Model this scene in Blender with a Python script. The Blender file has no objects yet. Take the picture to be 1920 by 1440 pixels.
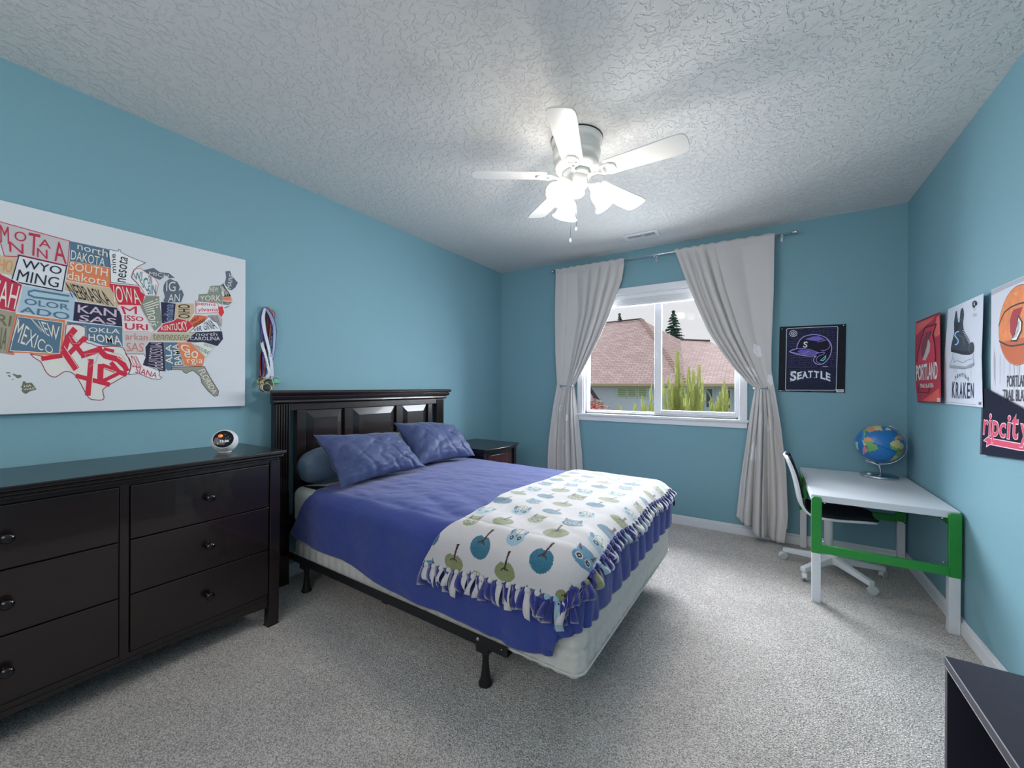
import bpy, bmesh, math, random
import numpy as np
from mathutils import Vector, Matrix, noise
sc = bpy.context.scene
COL = sc.collection
R = math.radians
random.seed(7)
# ------------------------------------------------------------------ camera
FPX, YAW, CY, ROLL, CAMH = 755.0, 0.5624, 724.3, -0.0046, 1.185
XL, XR, YB, YF, ZC = -2.492, .808, 3.726, -1.25, 2.44
cd = bpy.data.cameras.new('camera'); cam = bpy.data.objects.new('camera', cd); COL.objects.link(cam)
cam.location = (0, 0, CAMH)
cam.rotation_euler = (Matrix.Rotation(YAW, 4, 'Z') @ Matrix.Rotation(R(90), 4, 'X') @ Matrix.Rotation(-ROLL, 4, 'Z')).to_euler()
cd.sensor_fit = 'HORIZONTAL'; cd.sensor_width = 36; cd.lens = FPX/1920*36
cd.shift_y = (CY-720)/1920; cd.clip_start = .02; cd.clip_end = 400
sc.camera = cam
# ------------------------------------------------------------------ view, world, lights
sc.view_settings.view_transform = 'Standard'; sc.view_settings.look = 'None'
sc.view_settings.gamma = 1; sc.view_settings.use_curve_mapping = False
sc.view_settings.exposure = -0.16
w = bpy.data.worlds.new('World'); sc.world = w; w.use_nodes = True
wn = w.node_tree.nodes; wl = w.node_tree.links
bg = wn['Background']; bg.inputs['Color'].default_value = (.80, .81, .84, 1); bg.inputs['Strength'].default_value = 1.08
def light(name, kind, loc, energy, color=(1, 1, 1), **k):
    l = bpy.data.lights.new(name, kind); l.energy = energy; l.color = color
    for a, b in k.items():
        if a not in ('aim',): setattr(l, a, b)
    o = bpy.data.objects.new(name, l); COL.objects.link(o); o.location = loc
    if 'aim' in k:
        o.rotation_euler = (Vector(k['aim'])-Vector(loc)).to_track_quat('-Z', 'Y').to_euler()
    return o
# bright thin overcast around the sun: a very soft sun that reaches in through the window
light('sun', 'SUN', (-3, 8, 8), 8, (.90, .95, 1), angle=R(50), aim=(-3+.62*8, 8-.78*8, 8-.62*8))
# added soft fill lamp behind the camera, brightens the whole room
light('room_fill', 'AREA', (-.7, -1.05, 1.75), 26, (1, .96, .93), shape='RECTANGLE', size=2.6, size_y=1.1, aim=(-.8, 2.4, 1.2))
# added area lamp outside the window, strengthens the daylight coming in
light('window_fill', 'AREA', (-.84, 4.05, 1.75), 175, (.87, .93, 1), shape='RECTANGLE', size=1.7, size_y=1.3, aim=(-.45, 0, .3))

# ------------------------------------------------------------------ helpers
def lin(c): return tuple((x/255/12.92 if x/255 <= .04045 else ((x/255+.055)/1.055)**2.4) for x in c)
MC = {}
def mat(name, rgb, rough=.6, k=1.0, metal=0, emit=0, spec=.5, sheen=0, coat=0, noise_amt=0, nscale=20, bump=0, bscale=60, bdist=.002, stretch=None):
    if name in MC: return MC[name]
    m = bpy.data.materials.new(name); m.use_nodes = True; nt = m.node_tree; N = nt.nodes; L = nt.links
    b = N['Principled BSDF']; c = [min(1, x*k) for x in lin(rgb)]
    b.inputs['Base Color'].default_value = (*c, 1); b.inputs['Roughness'].default_value = rough
    b.inputs['Metallic'].default_value = metal; b.inputs['Specular IOR Level'].default_value = spec
    if sheen: b.inputs['Sheen Weight'].default_value = sheen
    if coat: b.inputs['Coat Weight'].default_value = coat
    if emit: b.inputs['Emission Color'].default_value = (*c, 1); b.inputs['Emission Strength'].default_value = emit
    if noise_amt or bump:
        tc = N.new('ShaderNodeTexCoord'); mp = N.new('ShaderNodeMapping'); L.new(tc.outputs['Object'], mp.inputs['Vector'])
        if stretch: mp.inputs['Scale'].default_value = stretch
    if noise_amt:
        n = N.new('ShaderNodeTexNoise'); n.inputs['Scale'].default_value = nscale; n.inputs['Detail'].default_value = 5
        L.new(mp.outputs[0], n.inputs['Vector'])
        rp = N.new('ShaderNodeMapRange'); rp.inputs['From Min'].default_value = .3; rp.inputs['From Max'].default_value = .7
        rp.inputs['To Min'].default_value = 1-noise_amt; rp.inputs['To Max'].default_value = 1+noise_amt
        L.new(n.outputs['Fac'], rp.inputs['Value'])
        mx = N.new('ShaderNodeVectorMath'); mx.operation = 'SCALE'; mx.inputs[0].default_value = c
        L.new(rp.outputs[0], mx.inputs['Scale']); L.new(mx.outputs[0], b.inputs['Base Color'])
    if bump:
        n2 = N.new('ShaderNodeTexNoise'); n2.inputs['Scale'].default_value = bscale; n2.inputs['Detail'].default_value = 4
        L.new(mp.outputs[0], n2.inputs['Vector'])
        bp = N.new('ShaderNodeBump'); bp.inputs['Strength'].default_value = bump; bp.inputs['Distance'].default_value = bdist
        L.new(n2.outputs['Fac'], bp.inputs['Height']); L.new(bp.outputs[0], b.inputs['Normal'])
    MC[name] = m; return m
def ink(rgb, k=1.35):
    return mat('ink_%d_%d_%d_%d' % (*rgb, int(k*100)), rgb, .55, k, spec=.25)
class MB:
    def __init__(s): s.v = []; s.f = []; s.m = []; s.sm = []
    def add(s, vs, fs, m=0, smooth=False):
        o = len(s.v); s.v += [tuple(float(q) for q in v) for v in vs]
        for f in fs: s.f.append([i+o for i in f]); s.m.append(m); s.sm.append(smooth)
        return s
    def box(s, x0, x1, y0, y1, z0, z1, m=0, M=None):
        v = [(x, y, z) for z in (z0, z1) for x, y in ((x0, y0), (x1, y0), (x1, y1), (x0, y1))]
        if M is not None: v = [M @ Vector(q) for q in v]
        return s.add(v, [(3, 2, 1, 0), (4, 5, 6, 7), (0, 1, 5, 4), (1, 2, 6, 5), (2, 3, 7, 6), (3, 0, 4, 7)], m)
    def hexa(s, v, m=0):   # 8 verts: bottom 4 ccw, top 4 ccw
        return s.add(v, [(3, 2, 1, 0), (4, 5, 6, 7), (0, 1, 5, 4), (1, 2, 6, 5), (2, 3, 7, 6), (3, 0, 4, 7)], m)
    def prism(s, poly, fn, t, m=0):    # poly of 2D pts, fn(a,b,h)->3D, thickness t
        n = len(poly)
        v = [fn(a, b, 0) for a, b in poly]+[fn(a, b, t) for a, b in poly]
        return s.add(v, [list(range(n))[::-1], list(range(n, 2*n))]+[(i, (i+1) % n, n+(i+1) % n, n+i) for i in range(n)], m)
    def lathe(s, prof, M=None, seg=24, m=0, smooth=True, caps=True):
        v = []; f = []
        for r, z in prof:
            for k in range(seg):
                a = 2*math.pi*k/seg; v.append(Vector((r*math.cos(a), r*math.sin(a), z)))
        if M is not None: v = [M @ q for q in v]
        for i in range(len(prof)-1):
            for k in range(seg):
                f.append((i*seg+k, i*seg+(k+1) % seg, (i+1)*seg+(k+1) % seg, (i+1)*seg+k))
        s.add(v, f, m, smooth)
        if caps:
            o = len(s.v)-len(v)
            if prof[0][0] > 1e-4: s.f.append([o+k for k in range(seg)][::-1]); s.m.append(m); s.sm.append(False)
            if prof[-1][0] > 1e-4: s.f.append([o+(len(prof)-1)*seg+k for k in range(seg)]); s.m.append(m); s.sm.append(False)
        return s
    def tube(s, pts, r, seg=8, m=0, closed=False, flat=None):
        pts = [Vector(p) for p in pts]; n = len(pts); rr = r if isinstance(r, (list, tuple)) else [r]*n
        v = []; up = None
        for i, p in enumerate(pts):
            if closed: t = pts[(i+1) % n]-pts[i-1]
            else: t = pts[min(i+1, n-1)]-pts[max(i-1, 0)]
            t.normalize()
            if up is None: up = Vector((0, 0, 1)) if abs(t.z) < .9 else Vector((1, 0, 0))
            a = t.cross(up).normalized(); b = a.cross(t).normalized(); up = b
            for k in range(seg):
                q = 2*math.pi*k/seg; v.append(p+(a*math.cos(q)+b*math.sin(q)*(flat or 1))*rr[i])
        f = [(i*seg+k, i*seg+(k+1) % seg, ((i+1) % n)*seg+(k+1) % seg, ((i+1) % n)*seg+k) for i in range(n if closed else n-1) for k in range(seg)]
        if not closed: f += [list(range(seg))[::-1], [(n-1)*seg+k for k in range(seg)]]
        return s.add(v, f, m, True)
    def grid(s, P, m=0, wrapu=False, wrapv=False, smooth=True, mats=None):   # P[nu][nv] array
        nu, nv = len(P), len(P[0]); v = [q for row in P for q in row]; f = []; mm = []
        for i in range(nu-(0 if wrapu else 1)):
            for j in range(nv-(0 if wrapv else 1)):
                i2, j2 = (i+1) % nu, (j+1) % nv
                f.append((i*nv+j, i2*nv+j, i2*nv+j2, i*nv+j2)); mm.append(m if mats is None else int(mats[i][j]))
        s.add(v, f, m, smooth)
        s.m[-len(mm):] = mm
        return s
    def sphere(s, c, r, seg=16, rings=10, m=0, sc=(1, 1, 1), M=None):
        P = []
        for i in range(rings+1):
            t = math.pi*i/rings
            P.append((r*math.sin(t), r*math.cos(t)))
        MM = Matrix.Translation(Vector(c)) @ (M or Matrix()) @ Matrix.Diagonal((*sc, 1))
        return s.lathe([(max(a, 1e-5), -b) for a, b in P], MM, seg, m, True, False)
WM = {}
def tag(o, label=None, cat=None, group=None, kind=None):
    for k, v in (('label', label), ('category', cat), ('group', group), ('kind', kind)):
        if v: o[k] = v
    return o
def thing(name, label, cat, loc=(0, 0, 0), rz=0, group=None, kind=None):
    o = bpy.data.objects.new(name, None); COL.objects.link(o); o.location = loc; o.rotation_euler = (0, 0, rz)
    o.empty_display_size = .05
    WM[o] = Matrix.Translation(Vector(loc)) @ Matrix.Rotation(rz, 4, 'Z')
    return tag(o, label, cat, group, kind)
def obj(name, mb, mats, parent=None, local=False, bevel=0, kind=None, label=None, solid=0, subsurf=0, bseg=2):
    me = bpy.data.meshes.new(name)
    v = mb.v
    if parent is not None:
        if not local:
            A = np.array(WM[parent].inverted()); V = np.array(v); v = (V @ A[:3, :3].T+A[:3, 3]).tolist()
    else:
        V = np.array(v); c = (V.min(0)+V.max(0))/2; c[2] = V[:, 2].min(); v = (V-c).tolist()
    me.from_pydata(v, [], mb.f)
    for x in (mats if isinstance(mats, (list, tuple)) else [mats]): me.materials.append(x)
    me.polygons.foreach_set('material_index', mb.m); me.polygons.foreach_set('use_smooth', mb.sm)
    me.update()
    o = bpy.data.objects.new(name, me); COL.objects.link(o)
    if parent is not None:
        o.parent = parent; WM[o] = WM[parent]
    else:
        o.location = c; WM[o] = Matrix.Translation(Vector(c))
    if bevel:
        b = o.modifiers.new('bevel', 'BEVEL'); b.width = bevel; b.segments = bseg; b.limit_method = 'ANGLE'; b.harden_normals = False
    if solid:
        q = o.modifiers.new('thick', 'SOLIDIFY'); q.thickness = solid; q.offset = 0
    if subsurf:
        q = o.modifiers.new('sub', 'SUBSURF'); q.levels = q.render_levels = subsurf
    if kind: o['kind'] = kind
    if label: o['label'] = label
    return o
def B(name, dims, m, parent=None, **k): return obj(name, MB().box(*dims), m, parent, **k)
# a photo pixel carried onto a real plane of the room
def ray(px, py):
    cr, sr = math.cos(-ROLL), math.sin(-ROLL); a, b = px-960, py-CY
    u, v = cr*a-sr*b, sr*a+cr*b; s, c = math.sin(YAW), math.cos(YAW)
    return Vector((-s+c*u/FPX, c+s*u/FPX, -v/FPX))
CO = Vector((0, 0, CAMH))
class Plane:
    def __init__(s, pt, n, ox=0, oy=0, sc=1): s.p = Vector(pt); s.n = Vector(n).normalized(); s.ox, s.oy, s.sc = ox, oy, sc
    def __call__(s, a, b, h=0):
        d = ray(s.ox+a/s.sc, s.oy+b/s.sc); p = s.p+s.n*h
        return CO+d*((p-CO).dot(s.n)/d.dot(s.n))
class Flat:   # metric coordinates on a plane
    def __init__(s, pt, ax, bx, n): s.p, s.a, s.b, s.n = Vector(pt), Vector(ax), Vector(bx), Vector(n)
    def __call__(s, a, b, h=0): return s.p+s.a*a+s.b*b+s.n*h
TXT = {}
def glyphs(txt, bold=0.0, res=3):
    key = (txt, bold)
    if key not in TXT:
        cu = bpy.data.curves.new('t', 'FONT'); cu.body = txt; cu.offset = bold; cu.resolution_u = res; cu.fill_mode = 'FRONT'
        o = bpy.data.objects.new('t', cu); me = bpy.data.meshes.new_from_object(o)
        V = np.array([v.co[:2] for v in me.vertices]); F = [list(p.vertices) for p in me.polygons]
        V = (V-V.min(0))/np.maximum(V.max(0)-V.min(0), 1e-6)
        bpy.data.objects.remove(o); bpy.data.curves.remove(cu); bpy.data.meshes.remove(me)
        TXT[key] = (V, F)
    return TXT[key]
ARTN = [0]
class Art:
    def __init__(s, mp0, step=.00024):
        ARTN[0] += 13; s.cnt = ARTN[0]
        def mp(a, b, h=0): return mp0(a, b, h+(s.cnt % 61)*.0000032)
        s.mp = mp; s.step = step; s.b = MB(); s.mats = []; s.l = 0
    def mi(s, m):
        if isinstance(m, tuple): m = ink(m, s.k if hasattr(s, 'k') else 1.35)
        if m not in s.mats: s.mats.append(m)
        return s.mats.index(m)
    def poly(s, pts, m, l=1):
        s.cnt += 1
        v = [s.mp(a, b, l*s.step) for a, b in pts]
        n = (v[1]-v[0]).cross(v[2]-v[0])
        s.b.add(v, [list(range(len(v)))], s.mi(m)); return s
    def stroke(s, pts, wd, m, l=2, closed=False, caps=True):
        pts = [Vector(p) for p in pts]; n = len(pts); mi = s.mi(m); h = wd/2
        for i in range(n if closed else n-1):
            p, q = pts[i], pts[(i+1) % n]; d = q-p
            if d.length < 1e-6: continue
            d.normalize(); e = Vector((-d.y, d.x))*h; s.cnt += 1
            s.b.add([s.mp(*x, l*s.step) for x in (p+e, p-e, q-e, q+e)], [(0, 1, 2, 3)], mi)
        if caps:
            for i, p in enumerate(pts):
                if not closed and i in (0, n-1): continue
                s.cnt += 1
                s.b.add([s.mp(p.x+h*math.cos(t*math.pi/4), p.y+h*math.sin(t*math.pi/4), l*s.step) for t in range(8)], [list(range(8))], mi)
        return s
    def text(s, txt, q, m, l=3, bold=0.0):   # q: TL TR BR BL
        if 'M' in txt or 'W' in txt: bold = min(bold, .005)
        V, F = glyphs(txt, bold); TL, TR, BR, BL = [np.array(x, float) for x in q]; mi = s.mi(m)
        u = V[:, :1]; v = V[:, 1:]
        P = (BL*(1-u)+BR*u)*(1-v)+(TL*(1-u)+TR*u)*v; s.cnt += 1
        s.b.add([s.mp(a, b, l*s.step) for a, b in P], F, mi); return s
    def ell(s, cx, cy, rx, ry, m, l=1, n=20):
        return s.poly([(cx+rx*math.cos(2*math.pi*i/n), cy+ry*math.sin(2*math.pi*i/n)) for i in range(n)], m, l)
    def ring(s, cx, cy, rx, ry, wd, m, l=2, n=24):
        return s.stroke([(cx+rx*math.cos(2*math.pi*i/n), cy+ry*math.sin(2*math.pi*i/n)) for i in range(n)], wd, m, l, True)
    def done(s, name, parent, **k):
        o = obj(name, s.b, s.mats, parent, **k); s.b = MB(); s.mats = []; return o
def smooth_poly(pts, n=4, closed=True):   # Catmull-Rom
    out = []; N = len(pts)
    for i in range(N if closed else N-1):
        g = (lambda k: pts[k % N]) if closed else (lambda k: pts[min(max(k, 0), N-1)])
        p0, p1, p2, p3 = [np.array(g(i+d), float) for d in (-1, 0, 1, 2)]
        for j in range(n):
            t = j/n; out.append(tuple(.5*((2*p1)+(-p0+p2)*t+(2*p0-5*p1+4*p2-p3)*t*t+(-p0+3*p1-3*p2+p3)*t**3)))
    if not closed: out.append(tuple(pts[-1]))
    return out

# ------------------------------------------------------------------ shared materials
wall_m = mat('wall_paint', (128, 172, 186), .62, bump=.25, bscale=220, bdist=.002, spec=.35)
white_trim = mat('white_trim', (232, 234, 238), .4)
espresso = mat('espresso_wood', (27, 16, 16), .27, spec=.6, noise_amt=.35, nscale=14, stretch=(1, .15, 1), bump=.06, bscale=80, coat=.25)
espresso_side = espresso
chrome = mat('chrome', (205, 208, 214), .2, metal=1)
black_metal = mat('black_metal', (22, 23, 26), .45)
white_plastic = mat('white_plastic', (226, 230, 234), .35)
grey_plastic = mat('grey_plastic', (188, 196, 196), .4)
# carpet
def carpet():
    m = bpy.data.materials.new('carpet'); m.use_nodes = True; N = m.node_tree.nodes; L = m.node_tree.links; b = N['Principled BSDF']
    tc = N.new('ShaderNodeTexCoord')
    n1 = N.new('ShaderNodeTexNoise'); n1.inputs['Scale'].default_value = 230; n1.inputs['Detail'].default_value = 3
    n2 = N.new('ShaderNodeTexNoise'); n2.inputs['Scale'].default_value = 5; n2.inputs['Detail'].default_value = 4
    v = N.new('ShaderNodeTexVoronoi'); v.inputs['Scale'].default_value = 170
    for n in (n1, n2, v): L.new(tc.outputs['Object'], n.inputs['Vector'])
    cr = N.new('ShaderNodeValToRGB'); e = cr.color_ramp.elements
    e[0].position = .33; e[0].color = (*lin((140, 133, 130)), 1); e[1].position = .62; e[1].color = (*lin((234, 227, 222)), 1)
    L.new(n1.outputs['Fac'], cr.inputs['Fac'])
    mr = N.new('ShaderNodeMapRange'); mr.inputs['From Min'].default_value = .3; mr.inputs['From Max'].default_value = .7; mr.inputs['To Min'].default_value = .9; mr.inputs['To Max'].default_value = 1.07
    L.new(n2.outputs['Fac'], mr.inputs['Value'])
    sc_ = N.new('ShaderNodeVectorMath'); sc_.operation = 'SCALE'; L.new(cr.outputs['Color'], sc_.inputs[0]); L.new(mr.outputs[0], sc_.inputs['Scale'])
    L.new(sc_.outputs[0], b.inputs['Base Color'])
    ad = N.new('ShaderNodeMath'); ad.operation = 'ADD'; L.new(v.outputs['Distance'], ad.inputs[0]); L.new(n1.outputs['Fac'], ad.inputs[1])
    bp = N.new('ShaderNodeBump'); bp.inputs['Strength'].default_value = .8; bp.inputs['Distance'].default_value = .006
    L.new(ad.outputs[0], bp.inputs['Height']); L.new(bp.outputs[0], b.inputs['Normal'])
    b.inputs['Roughness'].default_value = .95; b.inputs['Specular IOR Level'].default_value = .1; b.inputs['Sheen Weight'].default_value = .15
    return m
def ceiling_mat():
    m = bpy.data.materials.new('ceiling_texture'); m.use_nodes = True; N = m.node_tree.nodes; L = m.node_tree.links; b = N['Principled BSDF']
    b.inputs['Base Color'].default_value = (*lin((222, 222, 220)), 1); b.inputs['Roughness'].default_value = .8; b.inputs['Specular IOR Level'].default_value = .2
    tc = N.new('ShaderNodeTexCoord')
    d = N.new('ShaderNodeTexNoise'); d.inputs['Scale'].default_value = 14; d.inputs['Detail'].default_value = 3
    L.new(tc.outputs['Object'], d.inputs['Vector'])
    mx = N.new('ShaderNodeMixRGB'); mx.blend_type = 'ADD'; mx.inputs['Fac'].default_value = .08
    L.new(tc.outputs['Object'], mx.inputs[1]); L.new(d.outputs['Color'], mx.inputs[2])
    n = N.new('ShaderNodeTexNoise'); n.inputs['Scale'].default_value = 34; n.inputs['Detail'].default_value = 3; n.inputs['Roughness'].default_value = .55
    L.new(mx.outputs[0], n.inputs['Vector'])
    r = N.new('ShaderNodeMapRange'); r.interpolation_type = 'SMOOTHSTEP'
    r.inputs['From Min'].default_value = .47; r.inputs['From Max'].default_value = .56
    L.new(n.outputs['Fac'], r.inputs['Value'])
    bp = N.new('ShaderNodeBump'); bp.inputs['Strength'].default_value = .7; bp.inputs['Distance'].default_value = .005; bp.invert = True
    L.new(r.outputs[0], bp.inputs['Height']); L.new(bp.outputs[0], b.inputs['Normal'])
    return m

# ------------------------------------------------------------------ room
T = .14
def struct(name, mb, m, **k): return obj(name, mb, m, kind='structure', **k)
struct('floor', MB().box(XL-T, XR+T, YF-T, YB+T, -.12, 0), carpet())
struct('ceiling', MB().box(XL-T, XR+T, YF-T, YB+T, ZC, ZC+.12), ceiling_mat())
struct('wall_left', MB().box(XL-T, XL, YF, YB, 0, ZC), wall_m)
struct('wall_right', MB().box(XR, XR+T, YF, YB, 0, ZC), wall_m)
struct('wall_front', MB().box(XL-T, XR+T, YF-T, YF, 0, ZC), wall_m)
WX0, WX1, WZ0, WZ1 = -1.525, -.175, .925, 2.05
wb = MB()
wb.box(XL-T, WX0, YB, YB+T, 0, ZC).box(WX1, XR+T, YB, YB+T, 0, ZC).box(WX0, WX1, YB, YB+T, 0, WZ0).box(WX0, WX1, YB, YB+T, WZ1, ZC)
struct('wall_back', wb, wall_m)
bh, bt = .078, .013
def baseboard(name, x0, x1, y0, y1, nx, ny):
    b = MB(); b.box(x0, x1, y0, y1, 0, bh*.78)
    k = .5
    b.box(x0+(bt*k if nx < 0 else 0), x1-(bt*k if nx > 0 else 0), y0+(bt*k if ny < 0 else 0), y1, bh*.78, bh)
    struct(name, b, white_trim, bevel=.003)
baseboard('baseboard_left', XL, XL+bt, YF, YB, 1, 0)
baseboard('baseboard_right', XR-bt, XR, YF, YB, -1, 0)
baseboard('baseboard_back', XL+bt, XR-bt, YB-bt, YB, 0, -1)
baseboard('baseboard_front', XL+bt, XR-bt, YF, YF+bt, 0, 0)
# window
win = thing('window_1', None, None, ((WX0+WX1)/2, YB, WZ0), kind='structure')
vinyl = mat('white_vinyl', (236, 238, 244), .35)
cw = .052
b = MB(); y0, y1 = YB-.016, YB
b.box(WX0-cw, WX1+cw, y0, y1, WZ1-.004, WZ1+cw).box(WX0-cw, WX0+.004, y0, y1, WZ0, WZ1).box(WX1-.004, WX1+cw, y0, y1, WZ0, WZ1)
obj('casing', b, vinyl, win, bevel=.004)
obj('sill', MB().box(WX0-cw-.01, WX1+cw+.01, YB-.035, YB+.07, WZ0-.022, WZ0), vinyl, win, bevel=.005)
obj('apron', MB().box(WX0-cw, WX1+cw, YB-.016, YB, WZ0-.068, WZ0-.022), vinyl, win, bevel=.004)
b = MB(); g0, g1 = YB+.045, YB+.115; fw = .03
b.box(WX0, WX0+.014, YB, g1, WZ0, WZ1).box(WX1-.014, WX1, YB, g1, WZ0, WZ1).box(WX0, WX1, YB, g1, WZ1-.012, WZ1)
obj('jamb', b, vinyl, win)
GX0, GX1, GZ0, GZ1 = WX0+.014, WX1-.014, WZ0, WZ1-.012
XM = -.822
b = MB(); b.box(GX0, GX0+.016, g0, g1, GZ0, GZ1).box(GX1-.016, GX1, g0, g1, GZ0, GZ1).box(GX0, GX1, g0, g1, GZ0, GZ0+.016).box(GX0, GX1, g0, g1, GZ1-.03, GZ1)
obj('outer_frame', b, vinyl, win, bevel=.003)
glass = bpy.data.materials.new('window_glass'); glass.use_nodes = True
N = glass.node_tree.nodes; L = glass.node_tree.links; N.remove(N['Principled BSDF'])
tr = N.new('ShaderNodeBsdfTransparent'); gl = N.new('ShaderNodeBsdfGlossy'); gl.inputs['Roughness'].default_value = .02
fr = N.new('ShaderNodeFresnel'); fr.inputs['IOR'].default_value = 1.12; ms = N.new('ShaderNodeMixShader')
L.new(fr.outputs[0], ms.inputs[0]); L.new(tr.outputs[0], ms.inputs[1]); L.new(gl.outputs[0], ms.inputs[2]); L.new(ms.outputs[0], N['Material Output'].inputs['Surface'])
def sash(x0, x1, ya, yb_, wv, wb_, wl_, wr_, nm):
    z0, z1 = GZ0+.016, GZ1-.03
    b = MB(); b.box(x0, x0+wl_, ya, yb_, z0, z1).box(x1-wr_, x1, ya, yb_, z0, z1).box(x0+wl_, x1-wr_, ya, yb_, z0, z0+wb_).box(x0+wl_, x1-wr_, ya, yb_, z1-wv, z1)
    s = obj(nm, b, vinyl, win, bevel=.004)
    obj('pane', MB().box(x0+wl_-.004, x1-wr_+.004, (ya+yb_)/2-.003, (ya+yb_)/2+.003, z0+wb_-.004, z1-wv+.004), glass, s)
    return s
sash(GX0+.016, XM+.004, g0+.036, g1-.002, .02, .014, .006, .042, 'sash')
s2 = sash(XM-.034, GX1-.016, g0+.002, g0+.032, .02, .036, .062, .012, 'sash')
obj('latch', MB().box(XM-.028, XM-.010, g0-.010, g0+.004, 1.44, 1.50), vinyl, s2, bevel=.002)
bl = thing('window_blind', 'raised white cellular blind stacked under the head of the window', 'blind', (XM, YB+.03, WZ1-.11))
obj('headrail', MB().box(GX0+.004, GX1-.004, YB+.002, YB+.042, GZ1-.040, GZ1-.001), vinyl, bl, bevel=.004)
for i in range(7):
    obj('slat', MB().box(GX0+.008, GX1-.008, YB+.006+.002*(i % 2), YB+.040-.002*(i % 2), GZ1-.046-.006*i, GZ1-.0412-.006*i), white_trim, bl)
obj('bottom_rail', MB().box(GX0+.006, GX1-.006, YB+.004, YB+.041, GZ1-.104, GZ1-.084), vinyl, bl, bevel=.004)
# ceiling vent
vt = thing('ceiling_vent', 'small white slotted air register in the ceiling above the curtain rod', 'vent', (-.872, 3.385, ZC-.012))
vx0, vx1, vy0, vy1 = -1.015, -.735, 3.315, 3.455
b = MB(); zz = (ZC-.006, ZC)
b.box(vx0, vx1, vy0, vy0+.04, *zz).box(vx0, vx1, vy1-.04, vy1, *zz).box(vx0, vx0+.03, vy0+.04, vy1-.04, *zz).box(vx1-.03, vx1, vy0+.04, vy1-.04, *zz)
obj('frame', b, white_trim, vt, bevel=.002)
obj('duct_backing', MB().box(vx0+.02, vx1-.02, vy0+.03, vy1-.03, ZC-.0015, ZC-.0005), black_metal, vt)
for i in range(17):
    x = vx0+.036+i*.013; tilt = .0042 if i < 9 else -.0008
    obj('slat', MB().hexa([(x, vy0+.04, ZC-.002), (x+.004, vy0+.04, ZC-.002), (x+.004, vy1-.04, ZC-.002), (x, vy1-.04, ZC-.002),
        (x+tilt, vy0+.04, ZC-.010), (x+.004+tilt+(.003 if i < 9 else 0), vy0+.04, ZC-.010), (x+.004+tilt+(.003 if i < 9 else 0), vy1-.04, ZC-.010), (x+tilt, vy1-.04, ZC-.010)]), white_trim, vt)

# ------------------------------------------------------------------ curtains and rod
rod = thing('curtain_rod', 'thin silver curtain rod on brackets above the window', 'curtain rod', (-.82, 3.65, 2.34))
obj('pole', MB().tube([(-1.80, 3.65, 2.345), (.16, 3.65, 2.34)], .0065, 12), chrome, rod)
for x, s in ((-1.80, -1), (.16, 1)):
    M = Matrix.Translation((x, 3.65, 2.343)) @ Matrix.Rotation(R(90*s), 4, 'Y')
    obj('finial', MB().lathe([(.007, 0), (.013, .002), (.013, .01), (.009, .013), (.015, .018), (.016, .03), (.012, .036), (.001, .038)], M, 16), chrome, rod)
for x in (-1.765, -.83, .10):
    b = MB(); b.box(x-.011, x+.011, YB-.006, YB, 2.305, 2.355).box(x-.006, x+.006, 3.645, YB-.004, 2.322, 2.331).tube([(x, 3.635, 2.326), (x, 3.65, 2.332), (x, 3.664, 2.340)], .006, 8)
    obj('bracket', b, chrome, rod, bevel=.001)
curt_m = mat('curtain_cloth', (212, 209, 208), .8, spec=.15, sheen=.2, noise_amt=.03, nscale=300, bump=.15, bscale=500, bdist=.001)
b_ = curt_m.node_tree.nodes['Principled BSDF']
patch_m = mat('curtain_print_white', (240, 240, 246), .8, spec=.1)
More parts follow.
